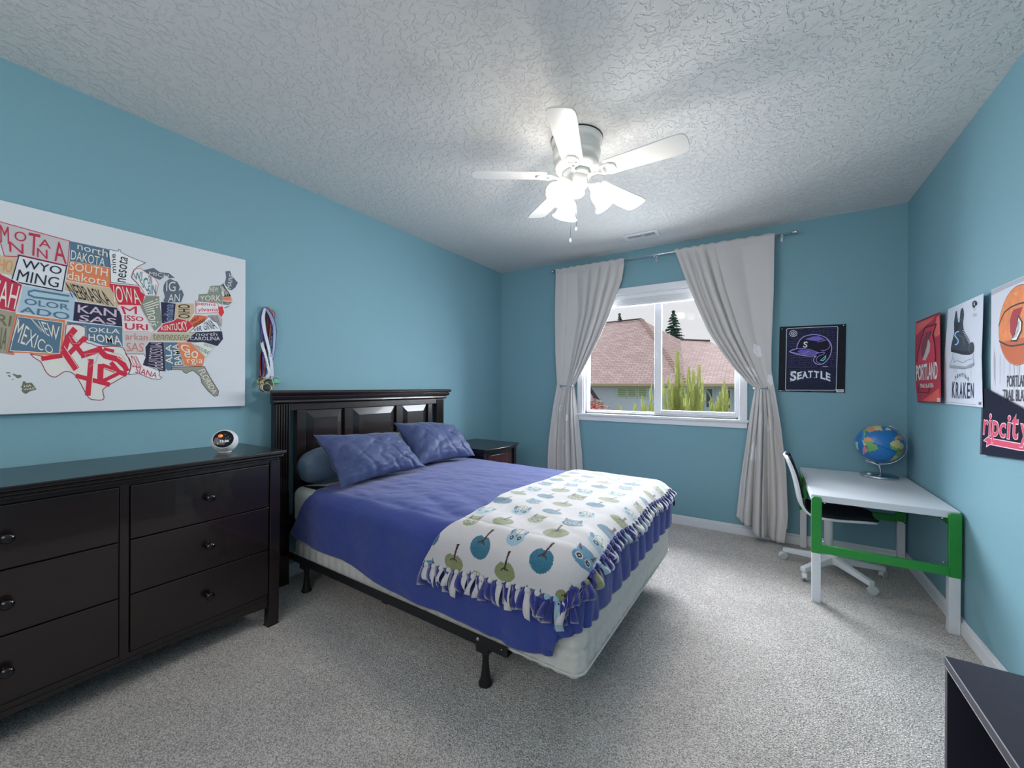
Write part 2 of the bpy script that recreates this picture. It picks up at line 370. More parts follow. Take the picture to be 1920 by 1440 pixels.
def curtain(name, label, zt, L_, R_, H_, uh, bot, folds, seed, side, tie_z, patches):
    zl = [p[1] for p in L_][::-1]; xl_ = [p[0] for p in L_][::-1]; zr = [p[1] for p in R_][::-1]; xr_ = [p[0] for p in R_][::-1]
    zh = [p[1] for p in H_][::-1]; xh = [p[0] for p in H_][::-1]
    def S(u, t, off=0):
        zb = np.interp(u, *bot); z = zb+(zt-zb)*t
        a, c, h = np.interp(z, zl, xl_), np.interp(z, zr, xr_), np.interp(z, zh, xh)
        x = a+(h-a)*u/uh if u < uh else h+(c-h)*(u-uh)/(1-uh)
        k = abs(z-tie_z); open_ = min(1, k/.35); top = min(1, (zt-z)/.25)
        y = 3.652; f = 0
        low = z < tie_z
        for uc, wd_, dp in (folds[1] if low else folds[0]):
            q_ = abs(u-uc)/wd_
            f -= dp*math.exp(-q_**1.3)
        f += .020*math.sin(u*9.5+seed)+.010*math.sin(u*21+z*1.5+seed)*(1.6 if low else .8)
        amp = (.22+.78*open_)*(.30+.70*top)
        if low: amp *= 1.0+.5*min(1, k/.5)
        y -= f*amp
        y -= .010*noise.noise(Vector((u*5+seed, z*3, 1)))*top
        y += .012*(1-open_)
        if z > zt-.03: y = 3.652-.014-.003*abs(math.sin(u*40))
        y -= .035*min(1, max(0, (.5-z)/.5)) if side > 0 else 0
        return Vector((x, min(y-off, 3.700-off), z+(.004*math.sin(u*55) if t > .999 else 0)))
    nu, nt = 150, 110
    P = [[S(i/nu, j/nt) for j in range(nt+1)] for i in range(nu+1)]
    root = thing(name, label, 'curtain', ((xl_[0]+xr_[0])/2, 3.65, max(0, min(bot[1]))))
    obj('drape', MB().grid(P), curt_m, root, solid=.0025)
    for (u, t, ru, rt) in patches:
        n = 22; V = [S(u, t, .0022)]; F = []
        def cloud(a): return 1+.22*math.sin(a*2.5)**2
        rings = 6
        for r in range(1, rings+1):
            for i in range(n):
                a = 2*math.pi*i/n; q = r/rings
                dy = math.sin(a)*rt*q*(1.0 if math.sin(a) > 0 else .65)*cloud(a)
                V.append(S(min(max(u+math.cos(a)*ru*q*cloud(a), 0), 1), t+dy, .0022))
        for i in range(n):
            F.append((0, 1+i, 1+(i+1) % n))
            for r in range(rings-1):
                F.append((1+r*n+i, 1+(r+1)*n+i, 1+(r+1)*n+(i+1) % n, 1+r*n+(i+1) % n))
        obj('cloud_print', MB().add(V, F, 0, True), patch_m, root)
    return root, S
cl, SL = curtain('curtain', 'left light grey curtain, tied back, its foot behind the bed', 2.356,
    [(-1.786, 2.36), (-1.789, 1.905), (-1.779, 1.425), (-1.771, 1.218), (-1.807, .978), (-1.836, .623), (-1.847, .236), (-1.86, .03)],
    [(-1.092, 2.351), (-1.122, 2.174), (-1.182, 2.021), (-1.243, 1.851), (-1.337, 1.65), (-1.433, 1.474), (-1.515, 1.324), (-1.590, 1.195), (-1.575, 1.061), (-1.551, .829), (-1.519, .522), (-1.507, .339), (-1.49, .03)],
    [(-1.55, 2.36), (-1.56, 1.9), (-1.63, 1.425), (-1.672, 1.2), (-1.72, .978), (-1.74, .6), (-1.74, .03)], .36,
    ([0, 1], [.03, .04]), ([(.18, .03, .012), (.34, .05, .020), (.52, .022, .045), (.66, .020, .040), (.80, .018, .048), (.91, .014, .030)], [(.22, .03, .03), (.42, .022, .05), (.55, .02, .045), (.70, .016, .05), (.86, .016, .04)]), 1.3, -1, 1.195,
    [(.30, .40, .05, .016), (.62, .36, .05, .016), (.5, .255, .07, .022), (.72, .55, .05, .02)])
cr_, SR = curtain('curtain', 'right light grey curtain, tied back beside the helmet poster, pooling at the floor', 2.357,
    [(-.664, 2.357), (-.577, 2.097), (-.492, 1.863), (-.409, 1.653), (-.312, 1.483), (-.218, 1.337), (-.127, 1.229), (-.080, 1.186), (-.075, 1.168), (-.105, .969), (-.136, .706), (-.168, .441), (-.195, .156), (-.195, .02)],
    [(.053, 2.35), (.048, 1.903), (.035, 1.481), (.035, 1.312), (.062, 1.143), (.097, .891), (.13, .56), (.142, .229), (.12, .03)],
    [(-.34, 2.357), (-.27, 2.0), (-.16, 1.6), (-.07, 1.35), (-.012, 1.19), (.0, .97), (.0, .6), (.0, .03)], .55,
    ([0, .12, .3, .32, .6, .85, 1], [.156, .11, .10, .06, .035, .014, .03]), ([(.07, .016, .030), (.16, .018, .045), (.27, .020, .050), (.40, .020, .058), (.52, .012, .020), (.74, .06, .010)], [(.14, .025, .03), (.30, .022, .055), (.47, .020, .045), (.62, .018, .060), (.80, .04, .025)]), 4.1, 1, 1.180,
    [(.72, .615, .07, .025), (.40, .54, .09, .02), (.62, .37, .07, .028), (.25, .25, .10, .035), (.9, .52, .09, .02)])
for root, x0, x1, z, s in ((cl, -1.712, -1.585, 1.193, -1), (cr_, -.088, .004, 1.180, 1)):
    b = MB(); b.tube([(x0, 3.665, z), (x0+.01, 3.618, z-.002), ((x0+x1)/2, 3.600, z-.003), (x1-.01, 3.615, z-.002), (x1, 3.66, z)], .0045, 8)
    hx = x0 if s < 0 else x1
    b.tube([(hx, YB, z), (hx, 3.63, z)], .005, 8).lathe([(.001, 0), (.011, .002), (.011, .008), (.001, .010)], Matrix.Translation((hx, 3.612, z)) @ Matrix.Rotation(R(-90), 4, 'X'), 14)
    obj('holdback', b, chrome, root)

# ------------------------------------------------------------------ ceiling fan
fx, fy = -.82, 1.909
white_fan = mat('fan_white', (232, 231, 228), .38)
fan = thing('ceiling_fan', 'white five blade ceiling fan with lit bell shades', 'ceiling fan', (fx, fy, 2.44))
M = Matrix.Translation((fx, fy, 0))
obj('housing', MB().lathe([(.128, ZC), (.130, 2.43), (.124, 2.405), (.118, 2.402), (.116, 2.375), (.121, 2.370), (.119, 2.340), (.113, 2.335), (.110, 2.312), (.113, 2.307), (.108, 2.29), (.092, 2.278), (.07, 2.272)], M, 40), white_fan, fan)
obj('dark_gasket', MB().lathe([(.1315, ZC-.001), (.1315, ZC-.006)], M, 40), black_metal, fan)
obj('flywheel', MB().lathe([(.07, 2.276), (.074, 2.27), (.074, 2.256), (.062, 2.250), (.052, 2.248)], M, 32), grey_plastic, fan)
obj('light_kit_hub', MB().lathe([(.052, 2.252), (.056, 2.245), (.056, 2.205), (.046, 2.195), (.040, 2.192), (.040, 2.165), (.032, 2.155), (.014, 2.150), (.001, 2.149)], M, 28), white_fan, fan)
def blade_M(az): return Matrix.Translation((fx, fy, 2.252)) @ Matrix.Rotation(R(az), 4, 'Z') @ Matrix.Rotation(R(-11), 4, 'X')
for i in range(5):
    az = -2+72*i; M = blade_M(az)
    out = [(.155, -.046), (.165, -.052), (.30, -.056), (.47, -.063), (.51, -.060), (.527, -.048), (.533, -.02), (.533, .02), (.527, .048), (.51, .060), (.47, .063), (.30, .056), (.165, .052), (.155, .046)]
    bl_ = obj('blade', MB().prism(out, lambda a, c, h: M @ Vector((a, c, h)), .006), white_fan, fan, bevel=.0015)
    b = MB()
    b.tube([M @ Vector(p) for p in ((.055, 0, .004), (.085, 0, -.010), (.115, 0, -.006))], [.010, .007, .007], 8)
    hx_ = [(.105, 0), (.135, -.026), (.175, -.030), (.200, -.014), (.200, .014), (.175, .030), (.135, .026)]
    b.tube([M @ Vector((a, c, -.004)) for a, c in hx_], .0055, 8, closed=True)
    b.tube([M @ Vector((a, c, -.003)) for a, c in ((.14, -.02), (.135, 0), (.14, .02))], .005, 6)
    for sx, sy in ((.145, .026), (.145, -.026), (.2, 0)):
        b.lathe([(.005, -.010), (.005, -.004)], M @ Matrix.Translation((sx, sy, 0)), 8)
    obj('blade_iron', b, white_fan, fan)
shade_m = bpy.data.materials.new('lit_glass_shade'); shade_m.use_nodes = True
N = shade_m.node_tree.nodes; L = shade_m.node_tree.links; P_ = N['Principled BSDF']
P_.inputs['Base Color'].default_value = (.9, .9, .88, 1); P_.inputs['Emission Color'].default_value = (1, .97, .93, 1); P_.inputs['Emission Strength'].default_value = 2.2
tp = N.new('ShaderNodeBsdfTransparent'); mx_ = N.new('ShaderNodeMixShader'); mx_.inputs[0].default_value = .5
L.new(tp.outputs[0], mx_.inputs[1]); L.new(P_.outputs[0], mx_.inputs[2]); L.new(mx_.outputs[0], N['Material Output'].inputs['Surface'])
bulb_m = mat('bulb_glow', (255, 246, 235), .5, emit=14)
for az in (-100, 18, 138):
    d = Vector((math.cos(R(az)), math.sin(R(az)), 0)); c0 = Vector((fx, fy, 2.205))
    arm = [c0+d*.035, c0+d*.062+Vector((0, 0, .002)), c0+d*.080+Vector((0, 0, -.010))]
    lk = obj('lamp_arm', MB().tube(arm, .010, 10).lathe([(.012, .012), (.020, .004), (.021, -.016), (.018, -.022)], Matrix.Translation(arm[-1]) @ (d*.62+Vector((0, 0, -.78))).to_track_quat('-Z', 'Y').to_matrix().to_4x4(), 16), white_fan, fan)
    ax = (d*.62+Vector((0, 0, -.78))).normalized()
    Ms = Matrix.Translation(arm[-1]+ax*.012) @ ax.to_track_quat('Z', 'Y').to_matrix().to_4x4()
    obj('glass_shade', MB().lathe([(.017, 0), (.024, .008), (.038, .022), (.045, .042), (.046, .062), (.050, .080), (.060, .096), (.068, .102)], Ms, 28, caps=False), shade_m, fan, solid=.0025)
    obj('bulb', MB().sphere(arm[-1]+ax*.055, .024, 14, 10), bulb_m, fan)
    light('fan_bulb', 'POINT', tuple(arm[-1]+ax*.10), 10, (1, .91, .82), shadow_soft_size=.045)
for dx, dy, z1 in ((.012, -.03, 1.975), (-.022, -.024, 1.925)):
    p0 = Vector((fx+dx, fy+dy, 2.152)); p1 = Vector((fx+dx, fy+dy, z1))
    obj('pull_chain', MB().tube([p0, p1], .0011, 6), chrome, fan)
    obj('chain_knob', MB().lathe([(.001, .012), (.004, .008), (.006, 0), (.004, -.008), (.001, -.011)], Matrix.Translation(p1), 12), white_fan, fan)

# ------------------------------------------------------------------ headboard
hb = thing('headboard', 'dark wooden panelled headboard with fluted posts and crown moulding against the left wall', 'headboard', (-2.44, 1.96, 0))
HX0, HX1 = -2.452, -2.402
for y0, y1 in ((1.243, 1.327), (2.600, 2.684)):
    b = MB(); n = 5; wv = (y1-y0)/n
    b.box(HX0, HX1-.006, y0, y1, 0, 1.075)
    for i in range(n+1):
        yy = y0+.002+i*(y1-y0-.010)/n
        b.box(HX1-.006, HX1, yy, yy+.007, .55, 1.068)
    b.box(HX1-.006, HX1, y0, y1, 0, .55)
    obj('post', b, espresso, hb, bevel=.0025)
b = MB()
prof = [(-2.455, 1.075), (-2.395, 1.075), (-2.385, 1.085), (-2.388, 1.098), (-2.372, 1.104), (-2.366, 1.120), (-2.374, 1.128), (-2.360, 1.134), (-2.356, 1.144), (-2.362, 1.156), (-2.455, 1.156)]
def cap_ring(y, ex): return [Vector((x if x < -2.45 else x, y+s_*0, z)) for x, z in prof for s_ in (1,)]
ys = [(1.236, 0), (2.692, 0)]
V = []
for side, yb_ in ((-1, 1.240), (1, 2.688)):
    for x, z in prof: V.append((x, yb_+side*max(0, (x+2.402))*1.0, z))
n = len(prof)
b.add(V, [list(range(n)), list(range(n, 2*n))[::-1]]+[(i, n+i, n+(i+1) % n, (i+1) % n) for i in range(n)])
obj('crown_moulding', b, espresso, hb, bevel=.0015)
obj('top_rail', MB().box(-2.447, HX1-.008, 1.327, 2.600, 1.033, 1.076), espresso, hb, bevel=.002)
obj('bottom_rail', MB().box(-2.447, HX1-.008, 1.327, 2.600, .30, .40), espresso, hb, bevel=.002)
px0, px1 = -2.445, -2.414
for y0, y1 in ((1.372, 1.427), (1.698, 1.764), (2.148, 2.214), (2.491, 2.541)):
    obj('stile', MB().box(px0, px1+.010, y0, y1, .40, 1.033), espresso, hb, bevel=.003)
for y0, y1 in ((1.427, 1.698), (1.764, 2.148), (2.214, 2.491)):
    i = .052; z0, z1 = .40, 1.033; f = px1+.006; o_ = px1-.008
    b = MB(); b.box(px0, o_, y0, y1, z0, z1)
    b.add([(o_, y0, z0), (o_, y1, z0), (o_, y1, z1), (o_, y0, z1), (f, y0+i, z0+i), (f, y1-i, z0+i), (f, y1-i, z1-i), (f, y0+i, z1-i)],
          [(4, 5, 6, 7), (0, 1, 5, 4), (1, 2, 6, 5), (2, 3, 7, 6), (3, 0, 4, 7)])
    obj('raised_panel', b, espresso, hb, bevel=.0015)

# ------------------------------------------------------------------ bed: frame, box spring, mattress
BO = (-2.375, 1.31, 0); BR = R(-1.4)
bed = thing('bed', 'black steel bed base with short legs under the box spring', 'bed', BO, BR)
LB, WB = 1.86, 1.365
ZR = .165
for yy, nm in ((.0, 1), (WB, -1)):
    b = MB(); b.box(-.0, 1.56, yy-.004*nm, yy, ZR, ZR+.042).box(0, 1.56, yy, yy+.035*nm, ZR+.0, ZR+.004) if nm > 0 else b.box(0, 1.56, yy, yy+.004, ZR, ZR+.042).box(0, 1.56, yy-.035, yy, ZR, ZR+.004)
    r_ = obj('side_rail', b, black_metal, bed, local=True, bevel=.001)
    for x in (1.42, 1.535):
        obj('rivet', MB().lathe([(.009 if x < 1.5 else .004, 0), (.006 if x < 1.5 else .003, .003), (.001, .004)], Matrix.Translation((x, yy-.004*nm, ZR+.025)) @ Matrix.Rotation(R(90*nm), 4, 'X'), 12), chrome, r_, local=True)
    for x in (.14, 1.435):
        b = MB(); cy = yy+.028*nm
        b.box(x-.028, x+.028, min(yy+.002*nm, yy+.05*nm), max(yy+.002*nm, yy+.05*nm), ZR-.03, ZR+.002)
        b.lathe([(.027, 0), (.029, .006), (.021, .022), (.017, .05), (.013, .085), (.013, .11), (.022, .14), (.024, ZR-.01)], Matrix.Translation((x, cy, 0)), 18)
        obj('leg', b, black_metal, bed, local=True)
for x in (.16, .85, 1.42):
    obj('cross_slat', MB().box(x-.018, x+.018, .004, WB-.004, ZR-.012, ZR), black_metal, bed, local=True)
quilt = mat('quilted_white', (216, 214, 210), .85, noise_amt=.05, nscale=60, bump=.4, bscale=120, bdist=.003, spec=.15)
def rrect(L0, L1, W0, W1, r, n):     # perimeter points with arclength
    pts = []
    segs = [((L0+r, W0), (L1-r, W0)), ((L1-r, W0+r), -90), ((L1, W0+r), (L1, W1-r)), ((L1-r, W1-r), 0), ((L1-r, W1), (L0+r, W1)), ((L0+r, W1-r), 90), ((L0, W1-r), (L0, W0+r)), ((L0+r, W0+r), 180)]
    for s_ in segs:
        if isinstance(s_[1], tuple):
            (ax, ay), (bx, by) = s_; d = math.hypot(bx-ax, by-ay); k = max(2, int(d/n))
            for i in range(k): pts.append((ax+(bx-ax)*i/k, ay+(by-ay)*i/k))
        else:
            (cx, cy), a0 = s_
            for i in range(8): a = R(a0+90*i/8); pts.append((cx+r*math.cos(a), cy+r*math.sin(a)))
    return pts
bs = thing('box_spring', 'white quilted box spring sitting on the black bed rails', 'box spring', BO, BR)
def soft_box(L0, L1, W0, W1, z0, z1, r, er, pitch, amp, rows, step=.0125):
    pp = rrect(L0, L1, W0, W1, r, step); n = len(pp); arc = [0]
    for i in range(1, n): arc.append(arc[-1]+math.dist(pp[i], pp[i-1]))
    prof = []
    for k in range(7): a = R(-90+90*k/6); prof.append((er*(1-math.cos(a)), z0+er*(1+math.sin(a))))
    nz = 14
    for k in range(1, nz): prof.append((0, z0+er+(z1-z0-2*er)*k/nz))
    for k in range(7): a = R(90*k/6); prof.append((er*(1-math.cos(a)), z1-er*(1-math.sin(a))))
    cx, cy = (L0+L1)/2, (W0+W1)/2; P = []
    for (ins, z) in prof:
        row = []
        for i, (x, y) in enumerate(pp):
            x0_, y0_ = pp[i-1]; x1_, y1_ = pp[(i+1) % n]; tx, ty = x1_-x0_, y1_-y0_; l = math.hypot(tx, ty) or 1; nx, ny = ty/l, -tx/l
            q = abs(math.sin(math.pi*arc[i]/pitch))**.6 if amp else 0
            h = (z-z0)/(z1-z0); g = 1
            for rr in rows: g *= min(1, abs(h-rr)/.06)**.5
            d = amp*(q*g-1)*(1 if ins < er*.6 else .3)+.004*noise.noise(Vector((x*6, y*6, z*9)))
            row.append(Vector((x-nx*(ins-d), y-ny*(ins-d), z)))
        P.append(row)
    mb = MB(); mb.grid(P, wrapv=True)
    o = len(mb.v); mb.v.append((cx, cy, z0)); mb.v.append((cx, cy, z1))
    for i in range(n):
        mb.f.append([o, (i+1) % n, i]); mb.m.append(0); mb.sm.append(True)
        q = (len(P)-1)*n; mb.f.append([o+1, q+i, q+(i+1) % n]); mb.m.append(0); mb.sm.append(True)
    return mb
obj('cover', soft_box(.004, LB-.012, .014, WB-.014, ZR+.006, .368, .05, .020, .062, .010, (.5,)), quilt, bs, local=True)
b = MB(); b.tube([(x, y, .352) for x, y in rrect(.003, LB-.011, .013, WB-.013, .05, .05)], .005, 6, closed=True)
b.tube([(x, y, ZR+.028) for x, y in rrect(.003, LB-.011, .013, WB-.013, .05, .05)], .004, 6, closed=True)
obj('piping', b, quilt, bs, local=True)
mt = thing('mattress', 'white mattress showing at the head corner beside the headboard', 'mattress', BO, BR)
MX1 = 1.825
white_sheet = mat('mattress_white', (214, 220, 216), .85, spec=.15, noise_amt=.04, nscale=25, bump=.2, bscale=40, bdist=.004)
obj('cover', soft_box(0, MX1-.03, .008, WB-.012, .372, .584, .06, .045, .5, 0, ()), white_sheet, mt, local=True)

# ------------------------------------------------------------------ bedding
blue_sheet = mat('navy_sheet', (62, 76, 150), .85, spec=.1, sheen=.3, noise_amt=.06, nscale=9, bump=.25, bscale=35, bdist=.004)
def fbm(x, y, z=0, o=3):
    v = 0; a = 1
    for i in range(o): v += a*noise.noise(Vector((x, y, z+i*7))); a *= .5; x *= 2.1; y *= 2.1
    return v
HEMX = [-.05, .0, .09, .27, .55, .90, 1.12, 1.29, 1.44, 1.57, 1.66, 1.77, 1.84]; HEMZ = [.44, .395, .345, .325, .325, .272, .268, .272, .272, .262, .270, .290, .318]
rE = .085; ZT = .592; INS = -.006
def bedsurf(s, t, off=0.0, Lx=MX1, zt=ZT, flare=.0, dmax=9):
    """point on the covered mattress for cloth coordinates s (from head) and t (across)"""
    ax = max(0, s-(Lx-rE)); ay = (t-(WB-rE-INS)) if t > WB-rE-INS else (t-(rE+INS) if t < rE+INS else 0)
    d = math.hypot(ax, ay); d0 = d or 1
    bx, by = min(s, Lx-rE), min(max(t, rE+INS), WB-rE-INS)
    u, v = bx/Lx, (by-rE)/(WB-2*rE)
    crown = .030*math.sin(math.pi*min(max(v, 0), 1))**.6*(math.sin(math.pi*min(max(u, .03), .97))**.5)
    z = zt+crown
    if d <= 0: return Vector((bx, by, z+off)), 0
    dx, dy = ax/d0, ay/d0; r = rE+off; d = min(d, dmax+.05*(d-dmax)) if d > dmax else d
    if d < rE*math.pi/2:
        a = d/rE; o = r*math.sin(a); dz = r*(1-math.cos(a))-off
    else:
        dd = d-rE*math.pi/2; o = r+flare*dd; dz = r-off+dd
    return Vector((bx+dx*o, by+dy*o, z-dz)), d
sheet = thing('bed_sheet', 'dark blue flat sheet draped over the mattress and down its sides', 'sheet', BO, BR)
ns, ntt = 190, 200; P = []
FH = .325
for i in range(ns+1):
    row = []
    for j in range(ntt+1):
        tau = j/ntt
        # across: side hang 22%, top 56%, side hang 22%
        q = (.22-tau)/.22 if tau < .22 else ((tau-.78)/.22 if tau > .78 else 0)
        s0 = .215-.165*max(0, min(1, q))**.8 if tau < .5 else .12
        s = s0+(MX1+FH-.10-s0)*(i/ns)
        zh = np.interp(min(s, 1.84), HEMX, HEMZ)
        Hh = ZT-zh+.43*rE-rE*.0
        if tau < .22: t = .012-(Hh-.02)*q if q > 0 else 0
        elif tau > .78: t = WB-.012+(Hh-.02)*q
        else: t = .012+(WB-.024)*(tau-.22)/.56
        dm = 9
        if s > MX1+.022-rE and (t < rE or t > WB-rE):
            m_ = min(1, (s-(MX1+.022-rE))/.28); dm = rE*math.pi/2+ZT-rE-(zh*(1-m_)+.355*m_)
        p, d = bedsurf(s, t, .004, Lx=MX1+.022, dmax=dm)
        # wrinkles
        w_ = .0045*fbm(s*4+2, t*9, 3)+.0025*fbm(s*13, t*20, 9)
        k = min(1, max(0, d-.03)/.12)
        fold = 0
        if s > 1.35 and k > 0:
            ang = (t if s > MX1-rE else 0)*24+(s*16 if t < .1 else 0)
            fold = .016*k*(abs(math.sin(ang+1.5*fbm(s*2, t*2)))**.7)*min(1, (s-1.35)/.25)
        if k > 0 and s <= 1.5: fold += .004*k*(1+math.sin(s*19+2*fbm(s*2, 1)))
        n_ = Vector((0, 0, 1)) if d == 0 else Vector((max(0, s-(MX1-rE)), t-.1 if t < .1 else max(0, t-(WB-.1)), .02)).normalized()
        p = p+n_*(w_+fold)
        # diagonal drag folds from the blanket towards the near edge
        if t < .35: p.z += .006*(abs(math.sin((s*1.0+t*2.2)*9+fbm(s, t)*2))-.5)*math.exp(-((s-1.0)/.28)**2)*(1 if d < .1 else .5)
        row.append(p)
    P.append(row)
obj('cloth', MB().grid(P), blue_sheet, sheet, local=True, solid=.003)

# fleece blanket with owls and apples
fl = dict(spec=.08, sheen=.9, bump=.5, bscale=350, bdist=.002)
flc = [mat('fleece_white', (212, 207, 210), .95, **fl), mat('fleece_teal', (48, 110, 138), .95, noise_amt=.18, nscale=160, **fl), mat('fleece_pale_blue', (150, 184, 204), .95, noise_amt=.1, nscale=160, **fl),
       mat('fleece_olive', (136, 142, 96), .95, noise_amt=.18, nscale=160, **fl), mat('fleece_brown', (62, 38, 40), .95, **fl), mat('fleece_dark', (24, 26, 34), .95, **fl), mat('fleece_mid_blue', (84, 140, 172), .95, noise_amt=.15, nscale=160, **fl)]
fleece_navy = mat('fleece_navy', (42, 50, 132), .95, **fl)
BS0 = 1.265; BZT = ZT+.010
def bl_s(a, tau):   # a 0..1 from inner edge to foot hem
    return 0
HN = .195; HFt = .135
def blanket_pt(a, c):
    """a 0..1 along the bed (inner edge to foot knots), c 0..1 across (near knots to far knots)"""
    t0, t1 = -.125+.035*min(1, a*1.4), WB+.13
    t = t0+(t1-t0)*c
    inner = BS0-.10*max(0, (.06-t)/.17)+.012*math.sin(t*9)
    s1 = MX1+.022+.005*math.sin(t*13)+.02*max(0, 1-t/.15)*(t > -.02)
    s = inner+(s1-inner)*a
    p, d = bedsurf(s, t, .026, Lx=MX1+.022, zt=BZT-.012)
    r_ = .0045*fbm(s*9, t*5, 5)
    for (k, ph, am) in ((1, 0, .009), (1.7, 1.1, .006)):
        r_ += am*max(0, math.sin((t*12+s*7)*k+ph+1.2*fbm(s*1.5, t*1.5, 2)))**2*math.exp(-((t-.28)/.25)**2)
    n_ = Vector((max(0, s-(MX1-rE))*8, (t-.1)*8 if t < .1 else max(0, t-(WB-.1))*8, .35)).normalized()
    return p+n_*r_, s, t
na, nc = 260, 560
P = [[None]*(nc+1) for _ in range(na+1)]; SS = np.zeros((na+1, nc+1)); TT = np.zeros((na+1, nc+1))
for i in range(na+1):
    for j in range(nc+1):
        p, s, t = blanket_pt(i/na, j/nc); P[i][j] = p; SS[i, j] = s; TT[i, j] = t
S_, T_ = (SS[:-1, :-1]+SS[1:, 1:])/2, (TT[:-1, :-1]+TT[1:, 1:])/2
G = np.zeros(S_.shape, int)
# motifs: columns along s, rows along t; stems point away from the near side
rs = random.Random(3); cs, ct = .128, .104
k = 0
for ci in range(6):
    for ri in range(-2, 16):
        s0 = 1.19+ci*cs; t0 = .0+ri*ct*1.25+(ct*.62 if ci % 2 else 0)
        kind = (ci+ri*2+ri//2) % 4
        s0 += rs.uniform(-.012, .012); t0 += rs.uniform(-.014, .014); an = rs.uniform(-.35, .15); mg = rs.uniform(.80, .98)
        u, v = ((S_-s0)*math.cos(an)-(T_-t0)*math.sin(an))*mg, ((S_-s0)*math.sin(an)+(T_-t0)*math.cos(an))*mg
        if kind in (0, 2):      # apple with stem
            c = (1, 3, 2, 1)[(ci*2+ri) % 4]
            body = ((u/.042)**2+((v+.004)/.030)**2 < 1) & ~((abs(u) < .012) & (v > .022))
            G[body] = c
            if c == 2:
                for du, dv in ((-.018, -.008), (.015, -.014), (.02, .008), (-.006, .010)): G[((u-du)**2+(v-dv)**2) < .0025**2] = 1
            st = (abs(u-.25*(v-.01)-.002) < .0036+.05*np.maximum(v-.03, 0)) & (v > .004) & (v < .052)
            G[st] = 4
            G[(abs(v-.012+.6*abs(u)) < .0025) & (abs(u) < .016)] = 4
        elif kind == 1:         # owl
            c = (1, 3, 6)[(ci+ri) % 3]
            G[((u/.034)**2+((v+.010)/.024)**2 < 1)] = c
            G[(abs(u) < .030-.35*np.maximum(v, 0)) & (v > -.01) & (v < .035)] = c
            for sg in (-1, 1):
                w__ = .012*(1-(v-.008)/.038); G[(abs(u-sg*(.018+.25*(v-.008))) < w__) & (v > .008) & (v < .046)] = c; G[(abs(u-sg*(.018+.25*(v-.008))) < w__*.5) & (v > .012) & (v < .038)] = 4
                G[((u-sg*.014)**2+(v+.010)**2) < .0105**2] = 0
                G[((u-sg*.014)**2+(v+.010)**2) < .0075**2] = 5
                G[((u-sg*.014)**2+(v+.010)**2) < .0022**2] = 0
        else:                   # owl house: window, ears, eyes
            G[((u/.034)**2+((v+.012)/.026)**2 < 1)] = 2
            G[((u)**2+(v-.020)**2) < .019**2] = 3
            G[(((u)**2+(v-.020)**2) < .016**2) & (abs(u) > .002) & (abs(v-.020) > .002)] = 0
            for sg in (-1, 1):
                G[((u-sg*.026)/.006)**2+((v-.016)/.015)**2 < 1] = 1
                G[((u-sg*.015)**2+(v+.012)**2) < .0075**2] = 5
                G[((u-sg*.015)**2+(v+.012)**2) < .0025**2] = 0
            G[((u)**2+(v+.004)**2) < .0035**2] = 5
blanket = thing('fleece_blanket', 'white fleece tie blanket printed with owls and apples over the foot of the bed', 'blanket', BO, BR)
obj('fleece', MB().grid(P, mats=G), flc, blanket, local=True, solid=.005)
obj('navy_backing', MB().grid([[P[i][j]-Vector((0, 0, .0)) + (P[i][j]-Vector((MX1/2+.3, WB/2, .45))).normalized()*-.006 for j in range(0, nc+1, 5)] for i in range(0, na+1, 5)]), fleece_navy, blanket, local=True)
# knotted fringe: one tassel per knot
rt = random.Random(11)
def tassel(p, outw, along, wp=.7):
    kf = .72 if wp == .35 else 1
    """p on hem; outw horizontal outward dir; along tangent"""
    b = MB(); kz = Vector((0, 0, 1))
    c = p+outw*.004+kz*-.004
    kM = Matrix((along, outw, kz)).transposed().to_4x4()
    prm = rt.choice((0, 0, 0, 0, 0, 2, 3))
    b.sphere(c+along*.004, .0135, 10, 7, 0 if kf == 1 or rt.random() < .35 else 1, (1.05, .8, .85), kM @ Matrix.Rotation(rt.uniform(-.5, .5), 4, 'Y'))
    b.sphere(c-along*.008-kz*.003, .0115, 8, 6, 1, (.9, .9, 1.1), kM)
    def strip(off, wd, ln, sway, m, curl, lift):
        n = 6; A = []; 
        for i in range(n+1):
            t = i/n; ln_ = ln*kf; q = c+along*(off+sway*t)+outw*(lift*math.sin(t*math.pi*.8)+.004+curl*t)-kz*(ln_*t)
            tw = .55*math.sin(t*2.6+off*60+p.x*40)
            e = (along*math.cos(tw)+outw*math.sin(tw))*wd/2*(1+.25*t) if True else 0
            A.append([q-e, q+e])
        V = [v for r in A for v in r]; nrm = outw*.003
        V2 = [v-nrm for v in V]; F = []
        for i in range(n):
            a, b2, c2, d2 = 2*i, 2*i+1, 2*i+3, 2*i+2; o = len(V)
            F += [(a, b2, c2, d2), (o+d2, o+c2, o+b2, o+a), (a, d2, o+d2, o+a), (b2, o+b2, o+c2, c2)]
        F += [(2*n, 2*n+1, len(V)+2*n+1, len(V)+2*n)]
        b.add(V+V2, F, m, True)
    strip(-.010+rt.uniform(-.005, .005), .027, rt.uniform(.060, .085), rt.uniform(-.018, .018), 1, rt.uniform(.004, .014), .010)
    strip(.010, .022, rt.uniform(.040, .088), rt.uniform(-.022, .022), 0 if rt.random() < (wp if kf == 1 else .28) else 1, rt.uniform(.004, .016), .017)
    if rt.random() < .6: strip(.0, .022, rt.uniform(.045, .07), rt.uniform(-.025, .025), 1, .006, .005)
    return obj('fringe_tassel', b, [flc[prm], fleece_navy], blanket, local=True)
